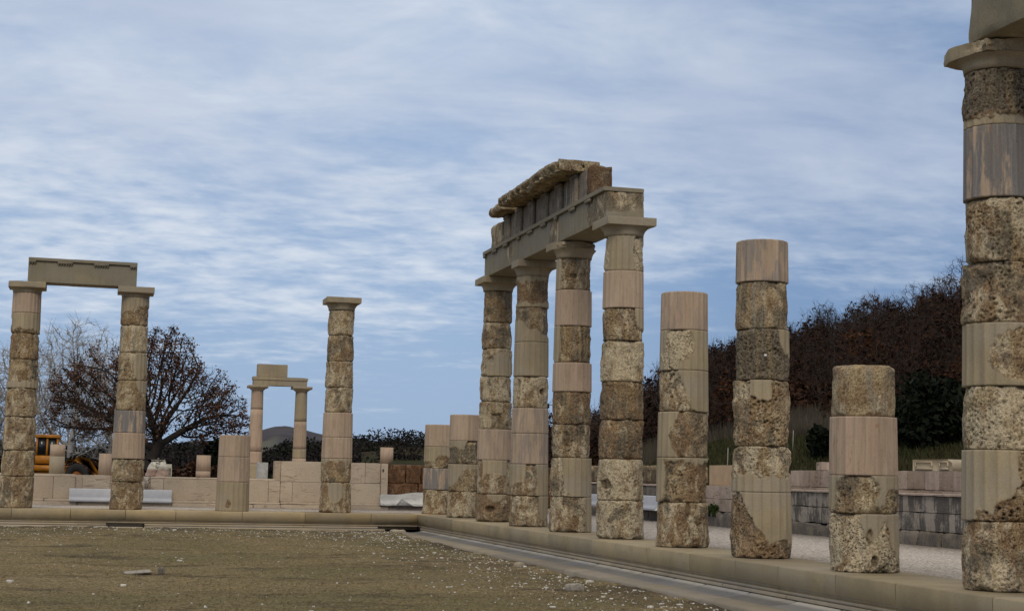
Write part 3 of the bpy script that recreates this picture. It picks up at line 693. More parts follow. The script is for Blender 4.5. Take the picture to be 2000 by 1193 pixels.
# ------------------------------------------------------------------ entablature of the right row
XA, XB = -.305, .335
def architrave(y0, y1, label, seed, regs, patch=None, group='architrave blocks on the tall right-hand columns'):
    z0, zt, z1 = H + .001, 5.53, 5.60
    a = empty('architrave_block', (0, (y0 + y1) / 2, z0), label, 'architrave', group)
    V, Q = round_box(XA, XB, y0 + .003, y1 - .003, z0, zt, .04, .006, .0025, seed)
    t = np.zeros(len(V))
    if patch is not None:
        pv = patch(V) + (fbm(V, 6, seed + 3, 4, .6) - .5) * .9; t = sstep(pv, -.05, .05)
        wn = worley(V, 20, seed); nudge = t * (.012 + .02 * sstep(wn, .4, .15) + (fbm(V, 9, seed, 3) - .5) * .03)
        V = V + (np.array([.015, (y0 + y1) / 2, 5.3]) - V) * nudge[:, None]
    mb = MB(); mb.add(V, Q, a=t); mb.build('architrave_beam', M_ARCH, a)
    mb = MB(); V, Q = round_box(XA - .05, XB, y0 + .003, y1 - .003, zt + .002, z1, .06, .005, .002, seed + 4)
    mb.add(V, Q, a=0.0); mb.build('taenia', M_ARCH, a)
    for yr in regs:
        mb = MB(); mb.box(XA - .043, XA - .002, max(y0 + .01, yr - .165), min(y1 - .01, yr + .165), zt - .048, zt - .002)
        for g in range(6):
            yy = yr - .14 + g * .056
            if y0 + .02 < yy < y1 - .02: mb.tube((XA - .024, yy, zt - .063), (XA - .024, yy, zt - .0485), .016, .013, 8)
        mb.build('regula', M_ARCH, a)
    return a
def patch_near(V): return np.where(V[:, 1] < -12.5, 1 - np.hypot((V[:, 0] + .12) / .42, (V[:, 2] - 5.42) / .26) , -1 + 0 * V[:, 0]) + np.where((V[:, 1] < -12.55) & (V[:, 1] > -13.45) & (V[:, 0] < -.25), .55, 0)
architrave(-13.5, -10.8, 'near architrave block with dark ancient stone patched into its front end', 301, (-11.7, -12.6), patch_near)
architrave(-10.8, -8.1, 'middle architrave block bridging the second and third capped columns', 302, (-8.1, -9.0, -9.9, -10.8), lambda V: np.where((V[:, 1] < -10.25), .7 - np.abs(V[:, 1] + 10.55) * 2.2, -1))
architrave(-8.1, -5.4, 'far architrave block over the column with the square socket', 303, (-5.4, -6.3, -7.2), lambda V: np.where(V[:, 1] < -6.9, .3 - np.abs(V[:, 1] + 7.45) * 1.3 - np.abs(V[:, 2] - 5.35), -1))
# frieze block with triglyphs and metopes
fr = empty('frieze_block', (0, -9.7, 5.6), 'dark weathered frieze block with triglyphs and pale-streaked metopes on the architrave', 'frieze block')
y0f, y1f = -12.6, -6.8
mb = MB(); V, Q = round_box(-.262, .085, -12.33, y1f, 5.602, 6.10, .05, .02, .012, 311); mb.add(V, Q); mb.build('metope_panels', M_FRIEZE, fr)
for yt in (-7.2, -8.1, -9.0, -9.9, -10.8, -11.7):
    pr_ = [(-.16, .0), (-.165, .02), (-.14, .055), (-.09, .055), (-.055, .005), (-.025, .055), (.025, .055), (.055, .005), (.09, .055), (.14, .055), (.165, .02), (.16, 0)]
    mb = MB(); n_ = len(pr_); V = [(-.270 - d * 1.15, yt + u, z) for z in (5.604, 6.03) for (u, d) in pr_]
    Q = [(i, i + 1, n_ + i + 1, n_ + i) for i in range(n_ - 1)]; T = []
    mb.add(V, Q)
    mb.box(-.345, -.265, yt - .165, yt + .165, 6.032, 6.098)
    mb.build('triglyph', M_FRIEZE, fr)
mb = MB(); V, Q = round_box(-.286, .09, -12.62, -12.334, 5.602, 6.125, .04, .045, .022, 315, .015)
mb.add(V, Q); mb.build('broken_end', M_BROWN, fr)
mb = MB(); V, Q = round_box(-.30, .10, -6.78, -5.85, 5.602, 6.08, .045, .05, .02, 317, .03); mb.add(V, Q)
tag(mb.build('rough_block', M_CORN), 'rough tan block standing behind the far end of the dark frieze', 'stone block')
V, Q = round_box(-.72, .06, -12.0, -8.05, 6.127, 6.28, .035, .009, .012, 321, .006, fs=4.5)
low = (V[:, 2] < 6.2) & (V[:, 0] < -.40); V[:, 0] += np.where(low, sstep(fbm(V, 9, 55, 3), .40, .62) * .13, 0); V[:, 0] += sstep(V[:, 1], -11.3, -12.0) * (V[:, 0] < -.3) * .22 * fbm(V, 6, 57, 2)
V[:, 2] += (fbm(V, 5, 58, 3) - .5) * .03 * (V[:, 2] > 6.2) - np.where(low, (fbm(V, 9, 60, 3) - .40) * .10, 0) + .03 * sstep(V[:, 1], -9, -12) * (V[:, 2] > 6.2)
mb = MB(); mb.add(V, Q); tag(mb.build('cornice_slab', M_CORN, smooth=True), 'long broken cornice slab jutting out on top of the dark frieze', 'cornice', 'cornice fragments')
V, Q = round_box(-.60, .02, -7.75, -6.75, 6.117, 6.30, .04, .10, .03, 325, .04); mb = MB(); mb.add(V, Q)
tag(mb.build('cornice_fragment', M_CORN, smooth=True), 'small rounded cornice fragment beyond the long cornice slab', 'cornice', 'cornice fragments')
# block over the nearest column (runs out of the picture)
V, Q = round_box(-.31, .335, -27.0, -24.30, H + .001, 5.60, .05, .03, .008, 331, .01); mb = MB(); mb.add(V, Q, a=0)
V2 = mb.V[0]; mb.A[0] = sstep(fbm(V2, 2.5, 71, 3), .56, .7) * .5
tag(mb.build('architrave_block', M_ARCH), 'grey architrave block resting on the nearest column at the top right', 'architrave')
# short lintel of the left row
la, lb = XL - 4 * SL, XL - 3 * SL
a = empty('architrave_block', ((la + lb) / 2, LYC, H), 'short smooth lintel bridging the two leftmost capped columns', 'architrave')
mb = MB(); V, Q = round_box(la, lb, LYC - .30, LYC + .32, H + .001, 5.545, .06, .006, .002, 341); mb.add(V, Q, a=0.0); mb.build('architrave_beam', M_ARCH, a)
mb = MB(); V, Q = round_box(la, lb, LYC - .35, LYC + .32, 5.547, 5.615, .08, .004, .001, 342); mb.add(V, Q, a=0.0); mb.build('taenia', M_ARCH, a)
for k in range(4):
    xr = la + k * SL / 3; mb = MB(); mb.box(max(la + .004, xr - .165), min(lb - .004, xr + .165), LYC - .345, LYC - .302, 5.50, 5.545)
    for g in range(6):
        xx = xr - .14 + g * .056
        if la + .02 < xx < lb - .02: mb.tube((xx, LYC - .326, 5.472), (xx, LYC - .326, 5.4995), .017, .013, 8)
    mb.build('regula', M_ARCH, a)

# ------------------------------------------------------------------ walls behind the left row
def course(mb, axis, a, b, c0, c1, z0, z1, step, seed, tints, fixed=None, wear=.008, amp=.003, gap=.004, res=.12):
    """a course of separate blocks along one axis; c0..c1 is the wall thickness on the other axis"""
    rnd = random.Random(seed); cuts = list(fixed) if fixed else None
    if cuts is None:
        cuts = [a]; c = a
        while b - c > step * 1.35: c += step * rnd.uniform(.72, 1.25); cuts.append(c)
        cuts.append(b)
    for i, (p, q) in enumerate(zip(cuts[:-1], cuts[1:])):
        t = tints[i % len(tints)] if tints else rnd.uniform(-.3, .4)
        args = (p + gap / 2, q - gap / 2, c0, c1, z0, z1) if axis == 'x' else (c0, c1, p + gap / 2, q - gap / 2, z0, z1)
        mb.rbox(*args, a=t, res=res, wear=wear, amp=amp, seed=seed * 31 + i)
lw = empty('wall', (-9, 4.2, 0), 'low pale travertine wall behind the leftmost columns with a white bench before it', 'wall', 'ruined walls behind the colonnades')
mb = MB(); course(mb, 'x', -30, -3.32, 3.70, 4.6, -.2, .078, 1.9, 401, None, wear=.015); course(mb, 'x', -30, -3.32, 3.86, 4.6, .080, .145, 2.3, 402, None, wear=.02); mb.build('base_moulding', M_WALLP, lw)
mb = MB(); course(mb, 'x', -30, -8.0, 4.0, 4.44, .147, .69, 1, 403, (0, .1, .25, .02, .35), [-30, -13, -10.6, -8.98, -8.45]); course(mb, 'x', -8.45, -6.75, 4.03, 4.44, .147, .742, 1, 404, (.1, -.12, -.05), [-8.45, -8.28, -7.6, -6.75])
course(mb, 'x', -6.6, -3.3, 4.0, 4.44, .147, .69, 1, 405, (-.15, .12, .1, .05), [-6.6, -6.28, -4.9, -3.62, -3.32]); mb.build('facing_course', M_WALLP, lw)
mb = MB(); course(mb, 'x', -30, -8.46, 4.05, 4.5, .692, .752, 2.2, 406, (-.3, -.2)); mb.build('cap_slab', M_WALLP, lw); mb = MB(); course(mb, 'x', -6.6, -3.34, 4.04, 4.5, .692, .735, 1.1, 407, (-.35, -.1, -.4)); mb.build('cap_slab', M_WALLP, lw)
tw = empty('wall', (-2, 4.2, 0), 'taller two-course wall of veined pale travertine behind the lone capped column', 'wall', 'ruined walls behind the colonnades')
mb = MB(); course(mb, 'x', -3.318, -.5, 3.70, 4.6, -.2, .088, 1.6, 411, None, wear=.012); course(mb, 'x', -3.318, -.6, 3.86, 4.6, .090, .155, 1.9, 412, None, wear=.015); mb.build('base_moulding', M_WALLP, tw)
mb = MB(); course(mb, 'x', -3.318, -.7, 4.0, 4.45, .157, .672, 1, 413, (.0, .06, -.2), [-3.318, -3.0, -1.62, -.685]); mb.build('lower_course', M_WALLP, tw)
mb = MB(); course(mb, 'x', -3.5, -.7, 4.0, 4.45, .675, 1.205, 1, 414, (.45, -.05, -.08, .0), [-3.47, -3.32, -1.62, -1.1, -.685]); mb.build('upper_course', M_WALLP, tw)
mb = MB(); mb.rbox(-.682, -.50, 3.95, 4.45, .157, 1.20, a=-.1, res=.08, wear=.01, amp=.003, seed=415); post = mb.build('end_post', M_WALLP, tw)
mb = MB(); mb.box(-.66, -.60, 3.943, 3.952, 1.005, 1.025); mb.box(-.64, -.62, 3.942, 3.952, .97, 1.06); mb.build('clamp_mark', M_DARK, tw)
rw = empty('wall', (2, 4.3, 0), 'dark reddish rough-stone wall beside the pale end post near the corner', 'wall', 'ruined walls behind the colonnades')
mb = MB(); course(mb, 'x', -.495, 4.9, 4.02, 4.5, .70, 1.18, 1, 421, (0,), [-.495, .0, .42, 1.1, 2.0, 3.1, 4.9], wear=.03, amp=.02, gap=.012, res=.05)
course(mb, 'x', -.495, 4.9, 4.0, 4.5, .10, .69, .9, 422, (0,), wear=.03, amp=.02, gap=.012, res=.05); mb.build('block_courses', M_RED, rw)
mb = MB(); course(mb, 'x', -.495, 4.9, 3.72, 4.5, -.2, .09, 1.3, 423, (.3, .1, .5)); mb.build('footing', M_WALLU, rw)
# terrace fill behind the walls
mb = MB(); mb.box(-30, 5.2, 4.50, 9.5, -.4, .698); tag(mb.build('terrace_ground', M_GRAV), kind='structure')

# white marble benches
def bench_prof(f, z0, z1, sgn=1):
    return [(f, z0), (f, z0 + .05), (f + .05 * sgn, z0 + .10), (f + .085 * sgn, z0 + .13), (f + .085 * sgn, z1 - .015), (f + .10 * sgn, z1), (f + .30 * sgn, z1), (f + .30 * sgn, z0)]
mb = MB(); mb.prism(bench_prof(3.62, .081, .405), 'x', -8.58, -6.08)
tag(mb.build('marble_bench', M_WHITE), 'long clean white marble bench slab against the wall behind the leftmost columns', 'bench', 'white marble benches')
mb = MB(); mb.prism(bench_prof(4.28, .235, .56, 1), 'y', -3.4, -1.78)
tag(mb.build('marble_bench', M_WHITE), 'short clean white marble bench seen between two columns of the right row', 'bench', 'white marble benches')
mb = MB(); mb.prism(bench_prof(4.27, .235, .53, 1), 'y', -.4, 1.6)
tag(mb.build('marble_bench', M_WHITE), 'farther white marble bench, only a sliver seen left of the brown-drum column', 'bench', 'white marble benches')
bb = empty('broken_bench', (-.2, 3.7, .1), 'broken white marble bench slab with a grey patch beside the reddish wall', 'bench', 'white marble benches')
mb = MB(); V, Q = round_box(-.74, 1.2, 3.60, 3.90, .10, .40, .05, .025, .012, 431, .02); V[:, 2] += .06 * sstep(V[:, 0], -.2, .3) * (V[:, 2] > .25)
V[:, 1] += .10 * sstep(V[:, 2], .16, .24) * (V[:, 1] < 3.75); mb.add(V, Q); mb.build('slab', M_BROKEN, bb)
mb = MB(); P6 = [(-.34, 3.585, .112), (.12, 3.585, .112), (-.16, 3.66, .29), (-.34, 3.72, .112), (.12, 3.72, .112), (-.16, 3.73, .29)]; mb.add(P6, None, [(0, 1, 2), (0, 2, 5), (0, 5, 3), (1, 4, 5), (1, 5, 2), (3, 5, 4), (0, 3, 4), (0, 4, 1)]); mb.build('missing_chunk_fill', M_GREYM, bb)

# pair of small columns with their lintel on the terrace
def small_column(x, y, z0, z1, r0, label, seed, specs, cuts):
    c = empty('small_column', (x, y, z0), label, 'column', 'small columns with a lintel on the terrace')
    hh = z1 - z0 - .14; zz_ = [0] + list(cuts) + [hh]
    for k in range(len(zz_) - 1):
        n = 60; m = 8; th = np.arange(n) * 2 * np.pi / n; V = []
        for t in np.linspace(0, 1, m):
            z = zz_[k] + .001 + (zz_[k + 1] - zz_[k] - .002) * t; r = r0 * (1 - .17 * z / hh)
            ph = (th % (np.pi / 10)) / (np.pi / 10); V.append(np.stack([(r - .006 * np.sin(np.pi * ph)) * np.cos(th), (r - .006 * np.sin(np.pi * ph)) * np.sin(th), np.full(n, z)], 1))
        V = np.concatenate(V + [np.array([(0, 0, zz_[k] + .001), (0, 0, zz_[k + 1] - .001)])]); i = np.arange(n); nb = m * n
        Q = np.concatenate([np.stack([q * n + i, q * n + (i + 1) % n, (q + 1) * n + (i + 1) % n, (q + 1) * n + i], 1) for q in range(m - 1)])
        T = np.concatenate([np.stack([(i + 1) % n, i, np.full(n, nb)], 1), np.stack([(m - 1) * n + i, (m - 1) * n + (i + 1) % n, np.full(n, nb + 1)], 1)])
        s = specs[k % len(specs)]
        d = link('drum', mesh_np('drum', V, Q, T, attrs={'restored': np.ones(nb + 2), 'pit': np.zeros(nb + 2), 'facet': np.random.RandomState(seed + k).rand() + np.zeros(nb + 2)}, mats=[M_MARBLE if s[0] == 'M' else M_DRUM]), c)
        d['dark'], d['warm'], d['pale'] = s[2], s[3], s[4]
    mb = MB(); mb.tube((x, y, z1 - .139), (x, y, z1 - .072), r0 * .83, r0 * 1.22, 40, cap=False); mb.build('capital', M_CAP, c)
    mb = MB(); mb.box(x - r0 * 1.36, x + r0 * 1.36, y - r0 * 1.36, y + r0 * 1.36, z1 - .071, z1 - .001); mb.build('abacus', M_CAP, c)
    return c
small_column(-3.80, 6.0, .70, 3.25, .195, 'left small smooth column under the distant lintel, pinkish shaft', 501, [S([]), M(0., .9, .3), M(.05, .9, .2), M(0, .9, .4)], (.42, .75, 1.9))
small_column(-2.60, 6.0, .70, 3.25, .195, 'right small smooth column under the distant lintel, greenish-grey band near its foot', 502, [M(0, .8, .2), S([]), M(0, .8, .2), S([])], (.6, .85, 1.6))
mb = MB(); mb.rbox(-3.93, -2.47, 5.8, 6.2, 3.251, 3.40, a=0.0, res=.1, wear=.006, amp=.002, seed=511); ln = mb.build('small_lintel', M_ARCH); tag(ln, 'small plain lintel spanning the two distant small columns', 'lintel')
ln.data.materials[0] = M_CAP
mb = MB(); mb.rbox(-3.95, -2.45, 5.78, 6.2, 3.402, 3.49, a=0.0, res=.1, wear=.006, amp=.002, seed=512); lc = mb.build('lintel_cap', M_CAP, ln)
mb = MB(); mb.rbox(-3.83, -3.02, 5.82, 6.18, 3.492, 3.835, a=0.0, res=.1, wear=.006, amp=.002, seed=513); tag(mb.build('small_block', M_CAP), 'plain squared block standing on top of the small distant lintel', 'stone block')
def stub(x, y, z0, z1, r, label, seed, specs, cuts=()):
    c = empty('column_stump', (x, y, z0), label, 'column stump', 'smooth column stumps behind the low wall')
    zz_ = [0] + list(cuts) + [z1 - z0]
    for k in range(len(zz_) - 1):
        mb = MB(); n = 40; a0 = z0 + zz_[k] + .001; a1 = z0 + zz_[k + 1] - .001
        mb.tube((x, y, a0), (x, y, a1), r * (1 - .04 * zz_[k]), r * (1 - .04 * zz_[k + 1]), n, a=.3)
        s = specs[k % len(specs)]; d = mb.build('drum', [M_MARBLE if s[0] == 'M' else M_DRUM], c, attr='restored')
        f = d.data.attributes.new('facet', 'FLOAT', 'POINT'); f.data.foreach_set('value', np.full(len(d.data.vertices), .2, np.float32))
        d.data.attributes['restored'].data.foreach_set('value', np.ones(len(d.data.vertices), np.float32))
        d['dark'], d['warm'], d['pale'] = s[2], s[3], s[4]
    return c
stub(-8.94, 5.2, .70, 1.505, .192, 'grey-beige stump in front of the yellow loader', 521, [S([]), M(.05, .6, .05)], (.5,))
stub(-7.735, 5.2, .70, 1.30, .165, 'pinkish stump half hidden behind the second column from the left', 522, [M(0, .95, .1)])
stub(-5.22, 5.2, .737, 1.315, .19, 'plain pinkish stump on the low wall, left of the stump of three grey-beige drums', 523, [M(0, .8, .2), M(0, 1.0, .05)], (.16,))
stub(-.50, 4.22, 1.21, 1.63, .175, 'short pale stump standing on the end post of the taller wall', 524, [M(0, .9, .05)])
mb = MB(); mb.rbox(-3.86, -3.59, 4.55, 4.85, .70, 1.16, res=.08, wear=.006, amp=.002, seed=531); tag(mb.build('marble_block', simple('blue_grey_marble', (.36, .365, .37), .7, var=.18, scale=9)), 'upright blue-grey marble block at the left end of the taller wall', 'stone block')
V, Q = round_box(-6.72, -6.10, 5.2, 5.6, .70, 1.04, .035, .07, .05, 541, .04); V[:, 2] += (V[:, 2] > .95) * (fbm(V, 7, 5, 3) - .35) * .22; V[:, 0] += (V[:, 2] - .7) * np.where(V[:, 0] < -6.45, .35, -.02); mb = MB(); mb.add(V, Q)
n = material('pink_broken_stone'); p = n.pos(); hz = n.node('ShaderNodeSeparateXYZ', {0: p}).outputs[2]
n.set(n.b.inputs['Base Color'], n.mix(n.mr(n.math('ADD', hz, n.math('MULTIPLY', n.noise(p, 8, 3), .12)), .96, 1.0), n.mix(n.noise(p, 9, 4), (.36, .25, .20), (.46, .34, .28)), (.55, .53, .46)))
tag(mb.build('broken_block', n.m), 'jagged pinkish broken block with whitish top on the low wall by the oak trunk', 'stone block')
# terrace kerb stone under the stump
mb = MB(); mb.rbox(-5.9, -5.0, 4.9, 5.5, .70, .745, res=.1, wear=.01, amp=.004, seed=543); 

# ------------------------------------------------------------------ walls behind the right row
XW = 4.6
wr = empty('wall', (XW + .3, -13, 0), 'black-streaked grey block wall with a ledge behind the nearer right-hand columns', 'wall', 'ruined walls behind the colonnades')
mb = MB(); course(mb, 'y', -32, -8.0, XW - .05, XW + .4, -.2, .215, .8, 601, None, wear=.05, amp=.03, gap=.012, res=.06); mb.build('foundation', M_PLINTH, wr)
mb = MB(); course(mb, 'y', -32, -8.0, XW + .02, XW + .5, .222, .505, 1.5, 602, (0, .2, -.1, .1), res=.09, wear=.012, amp=.006); mb.build('lower_course', M_WALLG, wr)
mb = MB(); course(mb, 'y', -32, -8.0, XW + .03, XW + .5, .509, .765, 1.7, 603, (.1, -.1, .2), res=.09, wear=.012, amp=.006); mb.build('upper_course', M_WALLG, wr)
mb = MB(); course(mb, 'y', -32, -8.0, XW - .01, XW + .75, .768, .805, 2.6, 604, (-.4, -.3), res=.12, wear=.01); mb.build('ledge', M_WALLU, wr)
wu = empty('wall', (5.35, -12, .8), 'set-back upper wall of alternating pale and brown-blotched blocks above the ledge', 'wall', 'ruined walls behind the colonnades')
mb = MB(); course(mb, 'y', -32, -8.6, 5.16, 5.6, .70, .855, 1.2, 611, (.3, .6), wear=.02, amp=.01); mb.build('footing', M_WALLU, wu)
mb = MB(); course(mb, 'y', -32, -8.6, 5.2, 5.6, .858, 1.17, .5, 612, (-.25, .55, .1, -.3, .5, -.15, .35), None, wear=.012, amp=.006, res=.08); mb.build('block_course', M_WALLU, wu)
mb = MB(); mb.rbox(5.2, 5.5, -9.95, -9.72, 1.172, 1.33, a=-.1, res=.08, wear=.012, amp=.004, seed=613); tag(mb.build('small_block', M_WALLU), 'narrow pale block standing on the set-back wall, left edge of the rust-streaked drum', 'stone block')
wm = empty('wall', (XW + .3, -6.5, 0), 'cleaner light grey wall stretch between two uncapped right-hand columns', 'wall', 'ruined walls behind the colonnades')
mb = MB(); course(mb, 'y', -7.98, -4.4, XW - .05, XW + .5, -.2, .30, .9, 621, None, wear=.05, amp=.03, gap=.012, res=.06); mb.build('foundation', M_PLINTH, wm)
mb = MB(); course(mb, 'y', -7.98, -4.4, XW, XW + .5, .305, .56, 1.2, 622, (-.2, 0, -.3)); mb.build('lower_course', M_WALLU, wm)
mb = MB(); course(mb, 'y', -7.98, -4.4, XW + .02, XW + .5, .565, .83, 1.6, 623, (-.45, -.3, -.5)); mb.build('upper_course', M_WALLU, wm)
mb = MB(); mb.rbox(4.95, 5.3, -6.62, -5.0, .832, 1.27, res=.1, wear=.012, amp=.003, seed=631); tag(mb.build('tan_block', M_TAN), 'smooth orange-tan cut block on the light grey wall stretch', 'stone block')
mb = MB(); mb.rbox(4.93, 5.35, -7.5, -6.635, .832, 1.27, res=.05, wear=.05, amp=.03, seed=632); tag(mb.build('rough_block', M_RUBBLE), 'rough brown block next to the smooth orange-tan block', 'stone block')
wf = empty('wall', (XW + .3, -1, 0), 'lichen-dark rubble wall behind the white benches at the far right side', 'wall', 'ruined walls behind the colonnades')
mb = MB(); course(mb, 'y', -4.38, 3.72, XW - .05, XW + .5, -.2, .23, .9, 641, None, wear=.05, amp=.03, gap=.012, res=.06); mb.build('foundation', M_PLINTH, wf)
mb = MB(); course(mb, 'y', -4.38, 3.72, XW + .02, XW + .5, .235, .78, .9, 642, (.3, .6, .1), wear=.04, amp=.02, res=.06); mb.build('lower_course', M_PLINTH, wf)
mb = MB(); course(mb, 'y', -4.38, 3.72, XW - .0, XW + .5, .785, .835, 1.4, 643, (-.4, -.2)); mb.build('ledge', M_WALLU, wf)
mb = MB(); course(mb, 'y', -4.38, 4.2, XW + .25, XW + .6, .838, 1.26, .7, 644, (0,), wear=.07, amp=.04, gap=.02, res=.05); mb.build('upper_course', M_RUBBLE, wf)
# carved parapet block with two sunk panels
pb = empty('carved_block', (5.4, -13.9, 1.17), 'pale carved parapet block with two sunken panels on the set-back wall', 'stone block')
mb = MB(); y0, y1, z0, z1 = -14.56, -13.30, 1.172, 1.36
mb.prism([(y0, z0), (y1, z0), (y1, z1), (-14.40, z1), (y0, z1 - .06)], 'x', 5.24, 5.55); mb.build('body', simple('carved_cream_stone', (.44, .37, .26), .85, var=.1), pb)
for a, b in ((-14.45, -14.17), (-13.95, -13.40)):
    mb = MB(); e = .03
    for q in ((a, b, z0 + .02, z0 + .05), (a, b, z1 - .055, z1 - .03), (a, a + e, z0 + .051, z1 - .056), (b - e, b, z0 + .051, z1 - .056)): mb.box(5.222, 5.2395, *q)
    mb.build('panel_frame', simple('carved_cream_stone', (.44, .37, .26), .85, var=.1), pb)
# soil behind the right walls up to the slope
mb = MB(); mb.box(5.0, 6.2, -32, 4.4, -.4, .69); tag(mb.build('wall_backfill', M_TERR, attr='tint'), kind='structure')

# ------------------------------------------------------------------ stones and grass of the courtyard
rs = np.random.RandomState(3)
def stone_mesh(name, seed, flat, mat):
    V, Q = round_box(-.5, .5, -.42, .42, -.5 * flat, .5 * flat, .2, .22 * flat + .08, .05, seed, .12, fs=1.6)
    return mesh_np(name, V, Q, smooth=False, attrs={'tint': np.zeros(len(V))}, mats=[mat])
def pick(n):
    """stones lie thick along the gutter kerbs and thinner over the court"""
    r = rs.rand(n); u, v = rs.rand(n), rs.rand(n)
    dist = 11 + 24 * rs.rand(n) ** .8
    x = np.where(r < .45, -1.55 - np.abs(rs.randn(n)) * 1.0, -1.6 - 12 * u)
    y = np.where(r < .62, -1.5 - 26 * v, -1.5 - np.abs(rs.randn(n)) * 2.4)
    return x, y
stones = [stone_mesh('stone', 700 + i, f, M_PEB) for i, f in enumerate((.45, .6, .35, .7))]
px, py = pick(230); pz = g_at(px, py)
for i in range(230):
    s = .026 + .05 * rs.rand() ** 3
    o = link('stone', stones[i % 4], loc=(px[i], py[i], pz[i] + s * .1)); o.scale = (s * rs.uniform(.8, 1.5), s, s * rs.uniform(.7, 1.0)); o.rotation_euler = (0, 0, rs.rand() * 6.3)
    tag(o, 'small pale stone lying loose on the courtyard earth', 'stone', 'loose pale stones in the courtyard')
for (x, y, s, fl, mat, lab) in ((-2.40, -18.85, .21, .55, M_PEBG, 'largest rounded grey stone near the gutter, lower middle of the picture'),
                                (-1.79, -14.06, .17, .5, M_PEBT, 'rounded tan stone beside the gutter kerb, left of the largest grey stone'),
                                (-1.74, -17.4, .10, .6, M_PEB, 'whitish squarish stone by the gutter kerb near the largest grey stone')):
    o = link('fieldstone', stone_mesh('fieldstone', int(s * 1000), fl, mat), loc=(x, y, float(g_at(np.array([x]), np.array([y]))[0]) + s * .14)); o.scale = (s, s * .8, s); o.rotation_euler = (0, 0, .4)
    o.data.polygons.foreach_set('use_smooth', np.ones(len(o.data.polygons), bool)); tag(o, lab, 'stone')
mb = MB(); V, Q = round_box(-.20, .14, -.12, .12, -.012, .012, .03, .02, .008, 751); V[:, 2] += .02 * V[:, 0] / .2; mb.add(V, Q)
o = mb.build('flat_slab', M_PEBG); o.location = (-7.42, -16.1, float(g_at(np.array([-7.42]), np.array([-16.1]))[0]) + .025); o.rotation_euler = (.05, .03, .15); tag(o, 'flat thin tan slab lying on the grass at the lower left', 'stone')
mb = MB(); V, Q = round_box(-.04, .04, -.03, .03, -.03, .07, .02, .02, .01, 752); mb.add(V, Q)
o = mb.build('upright_stone', M_PLINTH); o.location = (-7.15, -16.05, float(g_at(np.array([-7.15]), np.array([-16.05]))[0]) + .02); tag(o, 'small dark upright stone at the right end of the flat thin slab', 'stone')
# tiny grit, too many to count
n_ = 3000; x, y = pick(n_); z = g_at(x, y); s = .006 + .015 * rs.rand(n_) ** 2.5
B = np.array([(1, 0, 0), (0, 1, 0), (-1, 0, 0), (0, -1, 0), (0, 0, .7), (0, 0, -.7)]); T0 = np.array([(0, 1, 4), (1, 2, 4), (2, 3, 4), (3, 0, 4), (1, 0, 5), (2, 1, 5), (3, 2, 5), (0, 3, 5)])
J = B[None] * (1 + .7 * (rs.rand(n_, 6, 3) - .5)) * s[:, None, None] + rs.randn(n_, 6, 3) * s[:, None, None] * .15 + np.stack([x, y, z + s * .25], 1)[:, None]
tag(link('pebbles', mesh_np('pebbles', J.reshape(-1, 3), None, (T0[None] + 6 * np.arange(n_)[:, None, None]).reshape(-1, 3), mats=[M_PEB])), 'scattered pale grit over the courtyard earth', 'pebbles', kind='stuff')
# short dry grass
n_ = 90000; d = 9 + 27 * rs.rand(n_) ** .75; az = -.075 + .66 * rs.rand(n_); x = CAM[0] + d * np.sin(az); y = CAM[1] + d * np.cos(az)
P = np.stack([x, y, 0 * x], 1); keep = (x < -1.62) & (y < -1.55) & (fbm(P, .8, 61, 4) + .25 * rs.rand(n_) > .56); x, y = x[keep], y[keep]; n_ = len(x); z = g_at(x, y)
h = .008 + .020 * rs.rand(n_); ang = rs.rand(n_) * 6.28; lean = rs.randn(n_, 2) * .025; wd = .003 + .003 * rs.rand(n_)
V = np.stack([np.stack([x - np.cos(ang) * wd, y - np.sin(ang) * wd, z - .003], 1), np.stack([x + np.cos(ang) * wd, y + np.sin(ang) * wd, z - .003], 1), np.stack([x + lean[:, 0], y + lean[:, 1], z + h], 1)], 1).reshape(-1, 3)
tag(link('grass', mesh_np('grass', V, None, np.arange(3 * n_).reshape(-1, 3), attrs={'tint': np.repeat(rs.rand(n_), 3)}, mats=[leaf_material('dry_grass_blades', (.15, .125, .045), (.26, .20, .09))])), 'short sparse olive grass on the courtyard earth', 'grass', kind='stuff')

# ------------------------------------------------------------------ trees
def grow(att, trunk, step, infl, kill, iters, seed, up=.0, jit=.45):
    """space-colonisation skeleton: nodes and parents"""
    r = np.random.RandomState(seed); N_ = [np.array(p, float) for p in trunk]; par = [-1] + list(range(len(trunk) - 1))
    att = att.copy(); A = len(att)
    nd = np.full(A, 1e9); ni = np.zeros(A, int); done = 0
    for it in range(iters):
        for k in range(done, len(N_)):
            d = np.linalg.norm(att - N_[k], axis=1); m = d < nd; nd[m] = d[m]; ni[m] = k
        done = len(N_)
        act = nd < infl
        if not act.any(): break
        used = np.unique(ni[act]); added = 0
        for k in used:
            v = (att[act & (ni == k)] - N_[k]); v = (v / np.linalg.norm(v, axis=1, keepdims=True)).sum(0) + r.randn(3) * jit + (0, 0, up)
            L = np.linalg.norm(v)
            if L < 1e-6: continue
            q = N_[k] + v / L * step
            N_.append(q); par.append(k); added += 1
        for k in range(done, len(N_)):
            d = np.linalg.norm(att - N_[k], axis=1); m = d < nd; nd[m] = d[m]; ni[m] = k
        done = len(N_)
        live = nd > kill; att, nd, ni = att[live], nd[live], ni[live]
        if len(att) == 0 or added == 0: break
    return np.array(N_), np.array(par)
def radii(par, tip, e=2.3, cap=9):
    r = np.zeros(len(par)); acc = np.zeros(len(par))
    for k in range(len(par) - 1, -1, -1):
        r[k] = max(tip, acc[k] ** (1 / e)) if acc[k] > 0 else tip
        if par[k] >= 0: acc[par[k]] += r[k] ** e
    return np.minimum(r, cap)
